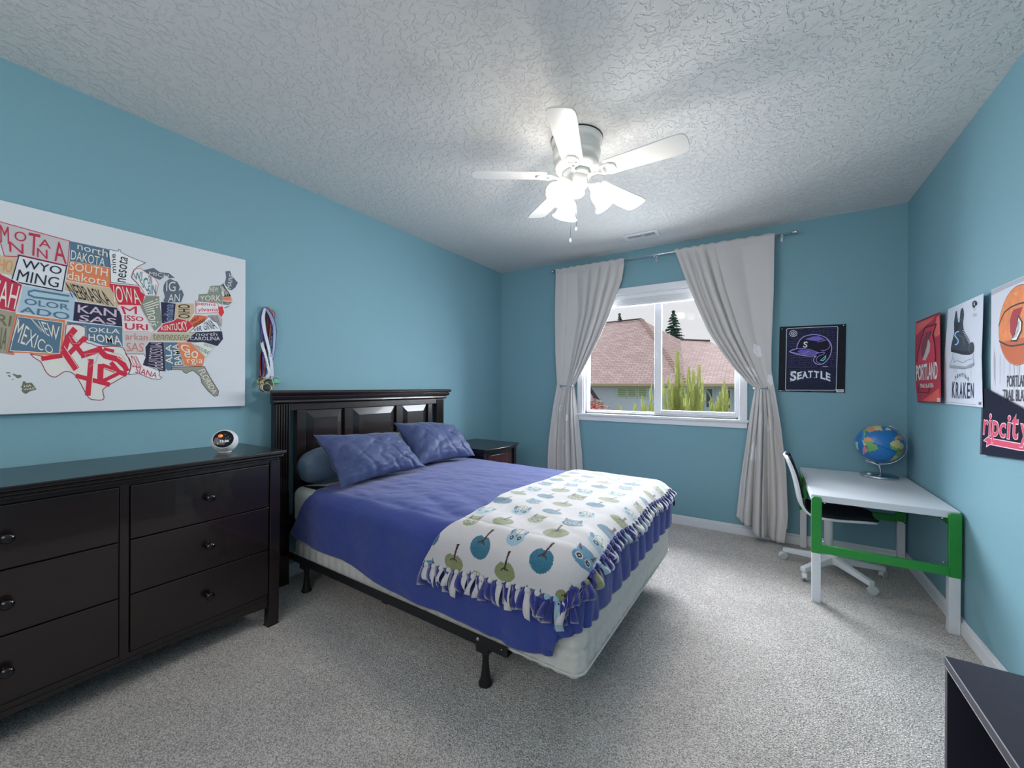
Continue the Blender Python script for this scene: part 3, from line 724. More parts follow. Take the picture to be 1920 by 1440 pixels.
def run(f, n, outf, wp):
    for i in range(n):
        q = (i+.5)/n; p = f(q); d = (f(min(1, q+.02))-f(max(0, q-.02))).normalized(); o = Vector((d.y, -d.x, 0)).normalized()
        if o.dot(outf) < 0: o = -o
        d = Vector((o.y, -o.x, 0))
        if d.dot(f(1)-f(0)) < 0: d = -d
        tassel(p, o, d, wp)
run(lambda q: blanket_pt(min(1, q*1.0), 0)[0], 17, Vector((0, -1, 0)), .75)
run(lambda q: blanket_pt(1, q)[0], 36, Vector((1, 0, 0)), .35)
run(lambda q: blanket_pt(.6+.4*q, 1)[0], 6, Vector((0, 1, 0)), .4)

# pillows
def pillow(name, label, c4, thick, m, seed, p=2.6, n=80, flange=.012, wr=.0075):
    TL, TR, BR_, BL = [Vector(q) for q in c4]; nn = ((TR-TL).cross(BL-TL)).normalized()
    if nn.x < 0: nn = -nn
    mb = MB()
    for side in (1, -1):
        P = []
        for i in range(n+1):
            row = []
            for j in range(n+1):
                u, v = -1+2*i/n, -1+2*j/n
                # pinch the edges in between corners
                pu = u*(1-.085*(1-v*v)*abs(u)**3); pv = v*(1-.11*(1-u*u)*abs(v)**3)
                a, c = (pu+1)/2, (pv+1)/2
                q = (TL*(1-a)+TR*a)*(1-c)+(BL*(1-a)+BR_*a)*c
                h = max(0, 1-abs(u)**p)**.62*max(0, 1-abs(v)**p)**.62
                edge = (1-h)
                w_ = wr*(fbm(u*1.8+seed, v*1.8, seed)*1.3+.9*(abs(math.sin(5*(u*.9+v*.9)+seed+2.0*fbm(u*1.2, v*1.2, seed+3)))**.55-.5)+.25*fbm(u*5+v*3, v*3, seed))*min(1, h*3)
                w_ += .004*math.sin(14*math.atan2(v, u)+seed)*edge*min(1, h*5)
                wb_ = .16*noise.noise(Vector((u*2.5+seed, v*2.5, seed)))
                for ca_, cb_, cc_, cw_, cd_ in CREASES:
                    w_ -= cd_*math.exp(-((ca_*u+cb_*v-cc_+wb_)/cw_)**2)*min(1, h*2.5)*(.5+.5*v)
                row.append(q+nn*(side*(h*thick/2+.0015)+w_))
            P.append(row)
        if side < 0: P = [r[::-1] for r in P]
        mb.grid(P)
    o = obj(name, mb, m)
    return tag(o, label, 'pillow')
CREASES = [(1, -.28, .0, .05, .007), (1, -.44, .30, .05, .014), (1, -.22, -.42, .07, .007), (.9, -.6, .72, .05, .010), (.55, 1, .72, .06, .006)]
pil_m = mat('pillowcase_slate_blue', (62, 76, 122), .55, spec=.35, sheen=.2, bump=.3, bscale=28, bdist=.008)
grey_m = mat('pillow_grey_blue', (98, 116, 138), .38, spec=.45, bump=.15, bscale=15, bdist=.008)
pillow('pillow', 'slate blue pillow nearest the dresser, propped against the headboard', [(-2.16, 1.325, .905), (-2.17, 1.93, .865), (-1.905, 1.955, .650), (-1.97, 1.37, .622)], .16, pil_m, 1.7)
pillow('pillow', 'slate blue pillow nearest the nightstand, propped against the headboard', [(-2.25, 1.985, .920), (-2.215, 2.60, .860), (-1.93, 2.52, .640), (-1.97, 1.94, .650)], .19, pil_m, 5.2)
def bolster(cx, cy, cz, hy, rx, rz, m, label):
    P = []; n, k = 40, 36
    for i in range(n+1):
        t = -1+2*i/n; r = max(.004, (1-abs(t)**3.2)**.42); row = []
        for j in range(k):
            a = 2*math.pi*j/k; w_ = 1+.03*math.sin(a*9+t*3)*(abs(t)**3)+.03*fbm(t*3, math.cos(a)*2, math.sin(a)*2)-.045*math.exp(-((t+.55)/.30)**2)*(math.exp(-((a-.45)/.09)**2)+math.exp(-((a-.12)/.07)**2)+.6*math.exp(-((a-.85)/.08)**2))
            row.append((cx+rx*r*math.cos(a)*w_, cy+hy*t, cz+rz*r*math.sin(a)*w_))
        P.append(row)
    return tag(obj('pillow', MB().grid(P, wrapv=True), m), label, 'pillow')
bolster(-2.262, 1.565, .705, .265, .095, .113, grey_m, 'smooth round grey-blue pillow stuffed behind the front pillow')
pillow('pillow', 'pale pillow just showing between the two slate blue pillows', [(-2.345, 1.90, .84), (-2.345, 2.45, .83), (-2.20, 2.45, .62), (-2.20, 1.90, .62)], .13, white_sheet, 3.3, p=4, wr=.003)

# ------------------------------------------------------------------ dresser
dr = thing('dresser', 'dark wooden six drawer dresser along the left wall under the map', 'dresser', (-2.26, .50, 0))
DY0, DY1, DXF = -.095, 1.092, -2.072
b = MB(); b.box(XL+.018, DXF-.012, DY0+.03, DY1-.03, .11, .80)
b.box(DXF-.012, DXF, .500, .528, .13, .80).box(DXF-.012, DXF, DY0+.04, DY1-.04, .797, .815).box(DXF-.012, DXF-.002, DY0+.04, DY1-.04, .125, .152)
obj('carcass', b, espresso, dr, bevel=.002)
tp_ = [(XL+.004, DY0-.012), (XL+.004, DY1+.006)]; fr_ = [(-2.030, DY1+.010), (-2.030, DY0-.016)]
poly = tp_+fr_
def slab(x_out, z0, z1): return [(XL+.004, DY0-.006-x_out), (XL+.004, DY1+.0+x_out), (-2.044+x_out, DY1+.0+x_out), (-2.044+x_out, DY0-.006-x_out)]
b = MB()
for xo, z0, z1 in ((.014, .843, .860), (.004, .828, .843), (-.010, .815, .828)):
    b.prism(slab(xo, 0, 0), lambda a, c, h, z0=z0: (a, c, z0+h), z1-z0)
obj('top', b, espresso, dr, bevel=.004)
def splay(y0, y1, x0, x1, dy, dx, zt_):
    b = MB(); zs = [0, .10, .22, .40, .62, zt_]; pr = [1, .62, .34, .12, .0, .0]
    P = []
    for z, k in zip(zs, pr):
        a0, a1 = y0+dy*k, y1+dy*k*.9; c1 = x1+dx*k
        P.append([(x0, a0, z), (c1, a0, z), (c1, a1, z), (x0, a1, z)])
    b.grid(P, wrapv=True, smooth=False); b.f += [[3, 2, 1, 0], [20, 21, 22, 23]]; b.m += [0, 0]; b.sm += [False, False]
    return b
obj('leg', splay(1.046, 1.094, -2.10, DXF+.006, -.012, .012, .816), espresso, dr, bevel=.003)
obj('leg', splay(DY0, DY0+.048, -2.10, DXF+.006, .012, .012, .816), espresso, dr, bevel=.003)
obj('leg', MB().box(XL+.02, XL+.06, 1.046, 1.090, 0, .815), espresso, dr, bevel=.003)
obj('leg', MB().box(XL+.02, XL+.06, DY0, DY0+.046, 0, .815), espresso, dr, bevel=.003)
b = MB(); n = 24; A = []
for i in range(n+1):
    y = DY0+.04+(DY1-DY0-.08)*i/n; z = .088+.030*math.sin(math.pi*i/n)
    A.append([(DXF-.010, y, z), (DXF+.002, y, z), (DXF+.002, y, .130), (DXF-.010, y, .130)])
b.grid(A, wrapv=True, smooth=False)
obj('apron', b, espresso, dr, bevel=.002)
knob_m = mat('black_nickel', (70, 66, 68), .18, metal=1)
def knob(parent, p, r=.017):
    M = Matrix.Translation(p) @ Matrix.Rotation(R(90), 4, 'Y')
    return obj('knob', MB().lathe([(.010, 0), (.010, .003), (.006, .006), (.006, .016), (r*.8, .020), (r, .026), (r*.9, .031), (r*.55, .035), (.001, .036)], M, 22), knob_m, parent)
for (y0, y1) in ((.5305, 1.040), (DY0+.052, .4975)):
    for (z0, z1) in ((.589, .795), (.377, .585), (.156, .373)):
        d = obj('drawer', MB().box(DXF-.010, DXF+.004, y0, y1, z0, z1), espresso, dr, bevel=.003)
        knob(d, (DXF+.004, (y0+y1)/2 if y0 > .5 else .229, z0+(z1-z0)*.5))

# alarm clock
ck = thing('alarm_clock', 'small round white alarm clock with a glowing black face on the dresser', 'clock', (-2.20, .903, .860))
cc = Vector((-2.205, .905, .915)); 
ax = Vector((.80, -.50, .34)).normalized()      # face turned to the room, tilted up
Mf = Matrix.Translation(cc) @ ax.to_track_quat('Z', 'Y').to_matrix().to_4x4()
obj('body', MB().lathe([(max(.0005, .0545*math.sin(R(a_))), -.0545*math.cos(R(a_))) for a_ in range(0, 126, 7)]+[(.0455, .0335), (.0435, .0385), (.0410, .0390)], Mf, 40, caps=False), white_plastic, ck)
obj('screen', MB().lathe([(.0415, .0372), (.0405, .0380), (.001, .0384)], Mf, 36), mat('clock_glass', (16, 18, 24), .15), ck)
ah = Vector((0, 0, 1)).cross(ax).normalized(); av = ax.cross(ah)
ca = Art(Flat(cc+ax*.0386, ah, av, ax), .0003)
glow = mat('clock_digits', (235, 238, 245), .5, emit=.9); org = mat('clock_orange', (230, 110, 50), .5, emit=.7)
ca.text('12:20', [(-.012, -.004), (.022, -.004), (.022, -.015), (-.012, -.015)], glow, 1)
ca.ell(-.012, .016, .010, .008, org, 1); ca.ell(-.008, .017, .006, .0045, mat('clock_dot', (245, 170, 90), .5, emit=.6), 2)
for x, y in ((.006, .022), (.018, .010), (-.022, .006), (-.024, -.012), (.026, .0), (.010, .005)): ca.ell(x, y, .0009, .0009, glow, 1, 6)
ca.stroke([(-.022, -.019), (-.018, -.019)], .0012, glow, 1).stroke([(-.020, -.019), (-.020, -.024)], .0012, glow, 1)
ca.done('screen_digits', ck)
obj('foot', MB().lathe([(.026, .860), (.028, .863), (.026, .868)], Matrix.Translation((cc.x, cc.y, 0)), 24), grey_plastic, ck)

# ------------------------------------------------------------------ nightstand
nsd = thing('nightstand', 'dark wooden bow-front nightstand in the corner beyond the bed', 'nightstand', (-2.22, 2.97, 0))
NY0, NY1, NZ = 2.725, 3.245, .655
def bow(xf, y0, y1, d, n=14): return [(xf+d*(1-(2*i/n-1)**2), y0+(y1-y0)*i/n) for i in range(n+1)]
for nm, ex, z0, z1, dep in (('top', .012, NZ-.016, NZ, .05), ('top_moulding', .002, NZ-.034, NZ-.016, .05)):
    p = [(XL+.006, NY1+ex), (XL+.006, NY0-ex)]+bow(-1.985+ex, NY0-ex, NY1+ex, dep)
    obj(nm, MB().prism(p, lambda a, c, h, z0=z0: (a, c, z0+h), z1-z0), espresso, nsd, bevel=.003)
p = [(XL+.010, NY1-.02), (XL+.010, NY0+.02)]+bow(-2.012, NY0+.02, NY1-.02, .035)
obj('carcass', MB().prism(p, lambda a, c, h: (a, c, .12+h), NZ-.034-.12), espresso, nsd)
for y0 in (NY0, NY1-.04):
    obj('leg', MB().box(-2.03, -1.992, y0, y0+.04, 0, NZ-.034), espresso, nsd, bevel=.003)
    obj('leg', MB().box(XL+.01, XL+.05, y0, y0+.04, 0, NZ-.034), espresso, nsd, bevel=.003)
red_wood = mat('cherry_wood', (62, 22, 24), .25, coat=.3, noise_amt=.3, nscale=12, stretch=(1, .2, 1))
for z0, z1 in ((.40, .59), (.16, .385)):
    q = bow(-2.006, NY0+.05, NY1-.05, .036); q2 = [(x-.012, y) for x, y in q][::-1]
    d = obj('drawer', MB().prism(q+q2, lambda a, c, h, z0=z0: (a, c, z0+h), z1-z0), red_wood, nsd, bevel=.002)
    knob(d, (-1.970, 2.985, (z0+z1)/2+.005), .016)

# ------------------------------------------------------------------ medals hanging on the wall
nail = MB().lathe([(.006, 0), (.006, .003), (.0022, .004), (.0022, .030), (.0055, .031), (.0055, .034), (.001, .035)], Matrix.Translation((XL, 1.232, 1.640)) @ Matrix.Rotation(R(90), 4, 'Y'), 14)
tag(obj('wall_hook', nail, chrome), 'small metal hook on the left wall that carries the medals', 'hook')
mw = Plane((XL+.02, 0, 0), (1, 0, 0), 470, 560, 7.2)
def ribbon(name, label, pts, wd, col, edge, bandw, disc, dcol, rim, depth, txt=None, txtcol=None, tq=None, dr_=None, back=None):
    """pts: centre line, photo crop coordinates, top to medal; the loop goes behind and comes back"""
    P3 = []
    sp = smooth_poly(pts, 6, False)
    for i, (a, c) in enumerate(sp):
        p = mw(a, c, 0); t = i/(len(sp)-1); P3.append(Vector((XL+.010+depth*math.sin(min(1, t*1.15)*math.pi)*.9+.006*t+depth*.25, p.y, p.z)))
    o = None; rows = []
    n = len(P3)
    for i, p in enumerate(P3):
        d = (P3[min(i+1, n-1)]-P3[max(i-1, 0)]).normalized(); s_ = Vector((1, 0, 0)).cross(d).normalized()
        if s_.y < 0: s_ = -s_
        wv = wd*(.55+.45*min(1, (i/n)*5)); tw = .35*math.sin(i/n*5+depth*90)
        s_ = (s_*math.cos(tw)+Vector((1, 0, 0))*math.sin(tw)).normalized()
        rows.append([p+s_*wv*k for k in (-.5, -.5+bandw, .5-bandw, .5)])
    root = thing(name, label, 'medal', (XL+.02, P3[-1].y, P3[-1].z-.03), group=None)
    b = MB(); b.grid(rows, mats=[[1, 0, 1]]*(n-1))
    rb = obj('ribbon', b, [mat('ribbon_%d_%d_%d' % col, col, .5, spec=.3), mat('ribbon_%d_%d_%d' % edge, edge, .5, spec=.3)], root, solid=.0012)
    if back:
        rows = []
        for (a, c) in smooth_poly(back, 6, False):
            p = mw(a, c, 0); rows.append([Vector((XL+.006+depth*.3, p.y+k*wd*.35, p.z)) for k in (-1, 1)])
        obj('ribbon', MB().grid(rows), [mat('ribbon_%d_%d_%d' % edge, edge, .5)], root, solid=.0012)
    if txt:
        a = Art(Plane((P3[n//2].x+.0035, 0, 0), (1, 0, 0), 470, 560, 7.2), .0006); a.text(txt, tq, txtcol, 1, .01); a.done('lettering', root)
    r = disc; c = Vector((XL+.030+depth, P3[-1].y, P3[-1].z-r*.9)) if dr_ is None else Vector((XL+.030+depth, *mw(*dr_)[1:]))
    MM = Matrix.Translation(c) @ Matrix.Rotation(R(90), 4, 'Y') @ Matrix.Rotation(R(8), 4, 'X')
    obj('disc', MB().lathe([(r*.98, 0), (r, .002), (r, .004), (r*.86, .0045), (r*.84, .0030), (.001, .0034)], MM, 28), [rim], root)
    obj('disc_face', MB().lathe([(r*.80, .0036), (r*.55, .0052), (.001, .0046)], MM, 24), [dcol], root)
    e = MB()
    for k in range(16):
        q = 2*math.pi*k/16; e.sphere(MM @ Vector((r*.90*math.cos(q), r*.90*math.sin(q), .0044)), r*.055, 6, 4)
    e.tube([c+Vector((.002, math.cos(q)*.006, r+.003+math.sin(q)*.006)) for q in [i*math.pi/5 for i in range(10)]], .0012, 6, closed=True)
    obj('relief', e, rim, root)
gold = mat('antique_gold', (176, 160, 110), .35, metal=1); silv = mat('old_silver', (190, 190, 180), .35, metal=1)
teal_e = mat('teal_enamel', (120, 196, 178), .35); dark_e = mat('dark_enamel', (52, 60, 52), .4); cream_e = mat('cream_enamel', (206, 200, 180), .4)
hp = (190, 150)
ribbon('medal', 'medal on a dark red ribbon, furthest behind in the hanging bunch', [hp, (235, 230), (240, 420), (225, 600), (150, 800), (140, 1100)], .022, (120, 20, 36), (150, 40, 60), .2, .028, dark_e, gold, .006, back=[hp, (250, 250), (245, 500), (235, 600)])
ribbon('medal', 'medal on an orange and purple ribbon in the hanging bunch', [(185, 145), (265, 190), (300, 250), (265, 400), (240, 620), (195, 900), (200, 1110)], .016, (206, 140, 60), (86, 70, 140), .25, .027, cream_e, silv, .010, dr_=(165, 1170))
ribbon('medal', 'medal on a blue and white champion ribbon bulging towards the headboard', [hp, (255, 260), (300, 420), (300, 600), (285, 780), (240, 960), (215, 1090)], .024, (156, 172, 206), (36, 50, 110), .16, .030, dark_e, gold, .016, 'CHAMPION MEDAL', (24, 30, 60), [(262, 820), (262, 380), (300, 370), (296, 800)], (205, 1180), back=[hp, (170, 300), (215, 500), (230, 620)])
ribbon('medal', 'medal on a pale violet ribbon with a blue edge in the hanging bunch', [hp, (150, 260), (135, 450), (150, 620), (170, 800), (180, 1090)], .020, (120, 116, 176), (50, 60, 130), .2, .028, cream_e, gold, .012, dr_=(150, 1225))
ribbon('medal', 'medal with a teal face on a plain white ribbon, topmost of the bunch', [(185, 160), (150, 300), (165, 480), (205, 650), (250, 820), (280, 1000), (285, 1080)], .021, (214, 220, 236), (190, 198, 222), .1, .0215, teal_e, silv, .022, None, None, None, (300, 1142), back=[(280, 1010), (290, 1060), (285, 1110)])
ribbon('medal', 'medal on a narrow white lettered ribbon hanging lowest of the bunch', [(150, 560), (140, 660), (165, 780), (205, 930), (240, 1040), (190, 1130)], .019, (224, 226, 234), (206, 208, 220), .1, .026, dark_e, silv, .024, 'BASKETBALL', (26, 24, 34), [(172, 750), (232, 938), (215, 950), (150, 765)], (175, 1235))

# ------------------------------------------------------------------ desk
desk = thing('desk', 'small white and green kids desk standing along the right wall', 'desk', (.505, 3.27, 0))
green = mat('desk_green', (42, 148, 62), .4); desk_w = mat('desk_white', (226, 230, 236), .35)
KX0, KX1, KY0, KY1 = .217, .797, 2.79, 3.715
# bracket-shaped slab, edges notched around the posts
obj('tabletop', MB().box(KX0, KX1, KY0+.004, KY1-.004, .553, .590), desk_w, desk, bevel=.004)
for yy, s in ((KY0, 1), (KY1, -1)):
    for x0, x1, sx in ((KX0, KX0+.046, 1), (KX1-.046, KX1, -1)):
        ya, yb_ = (yy-.016, yy+.034) if s > 0 else (yy-.034, yy+.004)
        b = MB()
        poly = [(x0, .272), (x1, .272), (x1, .572 if sx > 0 else .582), (x1-.008*1, .582), (x0+.008, .582), (x0, .572)]
        b.prism(poly, lambda a, c, h, ya=ya: (a, ya+h, c), .018) if s > 0 else b.prism(poly, lambda a, c, h, yb_=yb_: (a, yb_-h, c), .018)
        q = x0 if sx > 0 else x1-.014
        b.box(q+.0015, q+.0125, ya+(.017 if s > 0 else 0), yb_-(0 if s > 0 else .017), .275, .552)
        obj('upper_post', b, green, desk, bevel=.003)
        obj('leg', MB().box(x0+.003, x1-.003, ya+.003, yb_-.003, 0, .285), desk_w, desk, bevel=.003)
    ya = yy-.016 if s > 0 else yy-.014
    obj('end_rail', MB().box(KX0+.04, KX1-.04, ya, ya+.018, .277, .322), green, desk, bevel=.002)
obj('long_rail', MB().box(KX1-.022, KX1-.008, KY0+.03, KY1-.03, .500, .553), green, desk, bevel=.002)
for x, y, z in ((KX0+.056, KY0+.008, .33), (KX1-.056, KY0+.008, .33), (KX0+.06, KY0+.012, .545), (KX1-.06, KY0+.012, .545), (KX1-.06, KY1-.04, .52)):
    obj('bolt', MB().lathe([(.006, 0), (.006, .005), (.003, .008)], Matrix.Translation((x, y, z)), 10), chrome, desk)

# ------------------------------------------------------------------ swivel chair
CX, CYc = .365, 3.275
ch = thing('desk_chair', 'white swivel chair with dark upholstery pushed under the desk', 'chair', (CX, CYc, 0))
cup = mat('chair_fabric', (38, 42, 52), .8, spec=.2, noise_amt=.1, nscale=200); lime = mat('lime_plastic', (150, 200, 110), .5)
# shell centre line in x,z: seat front -> seat rear -> back top
CL = [(.565, .372), (.545, .384), (.48, .388), (.38, .384), (.28, .384), (.225, .400), (.195, .440), (.182, .500), (.168, .575), (.150, .645), (.128, .705), (.112, .740)]
HW = [.085, .14, .175, .195, .198, .185, .168, .165, .175, .175, .155, .10]
CLs = smooth_poly(CL, 4, False); HWs = [float(q) for q in np.interp(np.linspace(0, len(CL)-1, len(CLs)), range(len(CL)), HW)]
def shell(i0, i1, inset, lift, th, n=14, dish=.012):
    rows = []
    for i in range(i0, i1+1):
        x, z = CLs[i]; xa, za = CLs[max(0, i-1)]; xb, zb = CLs[min(len(CLs)-1, i+1)]
        tx, tz = xb-xa, zb-za; l = math.hypot(tx, tz); nx, nz = -tz/l, tx/l
        if nz < -.01 or nx < 0: nx, nz = -nx, -nz
        nx, nz = abs(nx), abs(nz)
        hw = max(.01, HWs[i]-inset)
        k = [-1+2*j/n for j in range(n+1)]
        top = [Vector((x+nx*(lift+dish*q*q), CYc+hw*q, z+nz*(lift+dish*q*q))) for q in k]
        bot = [Vector((x+nx*(lift-th+dish*q*q), CYc+hw*q, z+nz*(lift-th+dish*q*q))) for q in k[::-1]]
        rows.append(top+bot)
    mb = MB(); mb.grid(rows, wrapv=True); m_ = len(rows[0]); mb.f += [list(range(m_)), [(len(rows)-1)*m_+j for j in range(m_)][::-1]]; mb.m += [0, 0]; mb.sm += [False, False]
    return mb
NN = len(CLs)-1
obj('shell', shell(0, NN, 0, 0, .014), white_plastic, ch, bevel=.003)
obj('seat_pad', shell(2, 20, .016, .014, .016), cup, ch, bevel=.005)
obj('back_pad', shell(27, NN-2, .020, .013, .015), cup, ch, bevel=.004)
obj('accent_strip', shell(21, 26, .06, .004, .006, dish=.004), lime, ch)
obj('column', MB().lathe([(.024, .12), (.024, .355), (.030, .36), (.030, .368)], Matrix.Translation((CX-.02, CYc, 0)), 24), white_plastic, ch)
obj('seat_plate', MB().box(CX-.10, CX+.06, CYc-.07, CYc+.07, .360, .373), grey_plastic, ch, bevel=.004)
obj('base_hub', MB().lathe([(.036, .062), (.038, .075), (.038, .115), (.030, .128), (.026, .13)], Matrix.Translation((CX-.0, CYc, 0)), 24), white_plastic, ch)
for k in range(5):
    az = R(160+72*k); d = Vector((math.cos(az), math.sin(az), 0)); e = Vector((-d.y, d.x, 0)); o = Vector((CX, CYc, 0))
    v = []
    for r, z0, z1, hwid in ((.02, .068, .112, .020), (.275, .050, .078, .016)):
        for ss, z in ((-1, z0), (1, z0), (1, z1), (-1, z1)): v.append(o+d*r+e*hwid*ss+Vector((0, 0, z)))
    mb = MB().add(v, [(3, 2, 1, 0), (4, 5, 6, 7), (0, 1, 5, 4), (1, 2, 6, 5), (2, 3, 7, 6), (3, 0, 4, 7)])
    lg = obj('base_leg', mb, white_plastic, ch, bevel=.005)
    cc = o+d*.258; wm = MB(); ca_ = az+R(35); wd = Vector((math.cos(ca_), math.sin(ca_), 0)); wo = Vector((-wd.y, wd.x, 0)); wc = cc+wd*.016
    for s_ in (-1, 1):
        Mw = Matrix.Translation(wc+Vector((0, 0, .0235))+wo*(s_*.006-(.009 if s_ < 0 else 0))) @ wo.to_track_quat('Z', 'Y').to_matrix().to_4x4()
        wm.lathe([(.020, 0), (.0235, .002), (.0235, .008), (.018, .0095)], Mw, 20)
    cst = obj('caster', wm, grey_plastic, lg)
    Mh = Matrix.Translation(wc+Vector((0, 0, .0235))-wo*.011) @ Matrix(((wd.x, wo.x, 0, 0), (wd.y, wo.y, 0, 0), (0, 0, 1, 0), (0, 0, 0, 1)))
    hood = [(.0265*math.cos(R(a)), .0265*math.sin(R(a))) for a in range(0, 181, 15)]
    hb_ = MB().prism([(a, c) for a, c in hood], lambda a, c, h, Mh=Mh: Mh @ Vector((a*1.0, h, c)), .022)
    hb_.lathe([(.005, .045), (.005, .056)], Matrix.Translation(cc), 10)
    obj('caster', hb_, white_plastic, lg)

# ------------------------------------------------------------------ globe on the desk
gx, gy = .640, 3.575
gb = thing('globe', 'blue desk globe on a chrome stand at the far end of the desk', 'globe', (gx, gy, .590))
obj('base', MB().lathe([(.094, .590), (.098, .594), (.098, .604), (.092, .609), (.001, .610)], Matrix.Translation((gx, gy, 0)), 48), chrome, gb)
vr = Vector((math.cos(R(45)), math.sin(R(10)), 0)).normalized(); vr = Vector((.98, -.18, 0)).normalized(); vn = Vector((vr.y, -vr.x, 0))  # right and towards the camera
gc = Vector((gx, gy, .812)); gr = .122; tilt = R(24)
axn = (Vector((0, 0, 1))*math.cos(tilt)+vr*math.sin(tilt)); eq = (vr*math.cos(tilt)-Vector((0, 0, 1))*math.sin(tilt))
LAND = [  # (colour, polygon lon,lat)
 ('g', [(-78, -3), (-70, -4), (-60, 2), (-50, 0), (-35, -6), (-39, -16), (-48, -28), (-57, -32), (-58, -22), (-65, -12), (-74, -8)]),
 ('o', [(-80, 2), (-76, 9), (-72, 12), (-60, 9), (-50, 3), (-60, 2), (-70, -4), (-78, -3)]), ('y', [(-81, -5), (-76, -14), (-70, -18), (-65, -12), (-74, -8), (-78, -3)]),
 ('p', [(-70, -18), (-65, -22), (-58, -22), (-57, -34), (-64, -42), (-68, -54), (-74, -50), (-73, -36)]),
 ('o', [(-125, 48), (-95, 49), (-82, 42), (-68, 45), (-76, 36), (-81, 26), (-97, 27), (-106, 31), (-117, 33), (-124, 40)]),
 ('y', [(-165, 60), (-150, 70), (-120, 70), (-95, 70), (-80, 62), (-65, 58), (-55, 50), (-68, 45), (-82, 42), (-95, 49), (-125, 48), (-135, 57), (-150, 60)]),
 ('g', [(-117, 33), (-106, 31), (-97, 27), (-96, 19), (-88, 21), (-84, 12), (-78, 8), (-86, 10), (-96, 15), (-106, 20)]),
 ('y', [(-17, 15), (-17, 21), (-10, 31), (-5, 36), (10, 37), (12, 32), (25, 31), (33, 30), (37, 20), (25, 14), (8, 12)]), ('g', [(-17, 15), (8, 12), (10, 4), (5, 5), (-8, 4), (-14, 9)]),
 ('b', [(8, 12), (25, 14), (37, 20), (43, 12), (51, 11), (41, -3), (30, 3), (15, 2), (10, 4)]), ('g', [(10, 4), (30, 3), (41, -3), (40, -15), (30, -14), (12, -8)]),
 ('y', [(12, -8), (30, -14), (40, -15), (33, -28), (25, -34), (18, -34), (13, -20)]), ('o', [(-10, 36), (-9, 43), (-2, 44), (0, 50), (10, 54), (25, 60), (40, 68), (60, 68), (60, 45), (35, 45), (28, 41), (20, 40), (12, 44), (3, 42), (-1, 37)]),
 ('w', [(-55, 60), (-45, 60), (-20, 70), (-20, 80), (-60, 82), (-68, 76), (-55, 70)]), ('w', [(-180, -70), (180, -70), (180, -90), (-180, -90)]), ('w', [(-115, -18), (-95, -18), (-92, -42), (-112, -46)]),
]
def inpoly(x, y, P):
    c = False; j = len(P)-1
    for i in range(len(P)):
        if (P[i][1] > y) != (P[j][1] > y) and x < (P[j][0]-P[i][0])*(y-P[i][1])/(P[j][1]-P[i][1])+P[i][0]: c = not c
        j = i
    return c
gm = {'sea': mat('globe_sea', (42, 124, 196), .3), 'g': mat('globe_green', (128, 186, 104), .3), 'o': mat('globe_orange', (226, 160, 116), .3), 'y': mat('globe_yellow', (226, 208, 140), .3), 'p': mat('globe_pink', (214, 140, 150), .3), 'b': mat('globe_brown', (176, 140, 100), .3), 'w': mat('globe_cream', (224, 228, 206), .3), 'l': mat('globe_line', (28, 84, 140), .3)}
keys = list(gm); nlo, nla = 180, 90; P = []; C_ = []
for i in range(nla+1):
    la = -math.pi/2+math.pi*i/nla; row = []
    for j in range(nlo):
        lo = 2*math.pi*j/nlo-math.pi+R(38)  # longitude -38 faces the room
        row.append(gc+gr*(axn*math.sin(la)+(vn*math.cos(lo)+eq*math.sin(lo))*math.cos(la)))
    P.append(row)
for i in range(nla):
    la = -90+180*(i+.5)/nla; row = []
    for j in range(nlo):
        lo = 360*(j+.5)/nlo-180; k = 0
        for c, pl in LAND:
            if inpoly(lo+1.3*math.sin(la*.7), la+1.2*math.sin(lo*.6), pl): k = keys.index(c)
        if k == 0 and (i == nla//2): k = keys.index('l')
        row.append(k)
    C_.append(row)
obj('ball', MB().grid(P, wrapv=True, mats=C_), [gm[k] for k in keys], gb)
arc = [gc+(gr+.011)*(axn*math.cos(a)+eq*math.sin(a)) for a in [R(q) for q in range(-6, 187, 6)]]
obj('meridian', MB().tube(arc, .0042, 8), chrome, gb)
obj('pivot', MB().tube([gc+axn*(gr-.002), gc+axn*(gr+.018)], .005, 8).tube([gc-axn*(gr-.002), gc-axn*(gr+.016)], .006, 8), chrome, gb)
sp = gc-axn*(gr+.013)
obj('stand_arm', MB().tube([sp-vr*.012, sp+vr*.03+Vector((0, 0, -.006)), (gx+vr.x*.0, gy, .672), (gx+.008, gy+.004, .640), (gx+.012, gy+.006, .606)], [.008, .008, .009, .008, .0085], 10), chrome, gb)
obj('switch', MB().lathe([(.011, .609), (.011, .616), (.009, .618)], Matrix.Translation((gx-.055, gy-.03, 0)), 16), white_plastic, gb)
obj('cable', MB().tube([(gx+.085, gy+.03, .602), (gx+.11, gy+.05, .594), (gx+.13, gy+.075, .593), (gx+.148, gy+.125, .593), (gx+.150, gy+.142, .590), (gx+.150, gy+.144, .35)], .003, 6), white_plastic, gb)

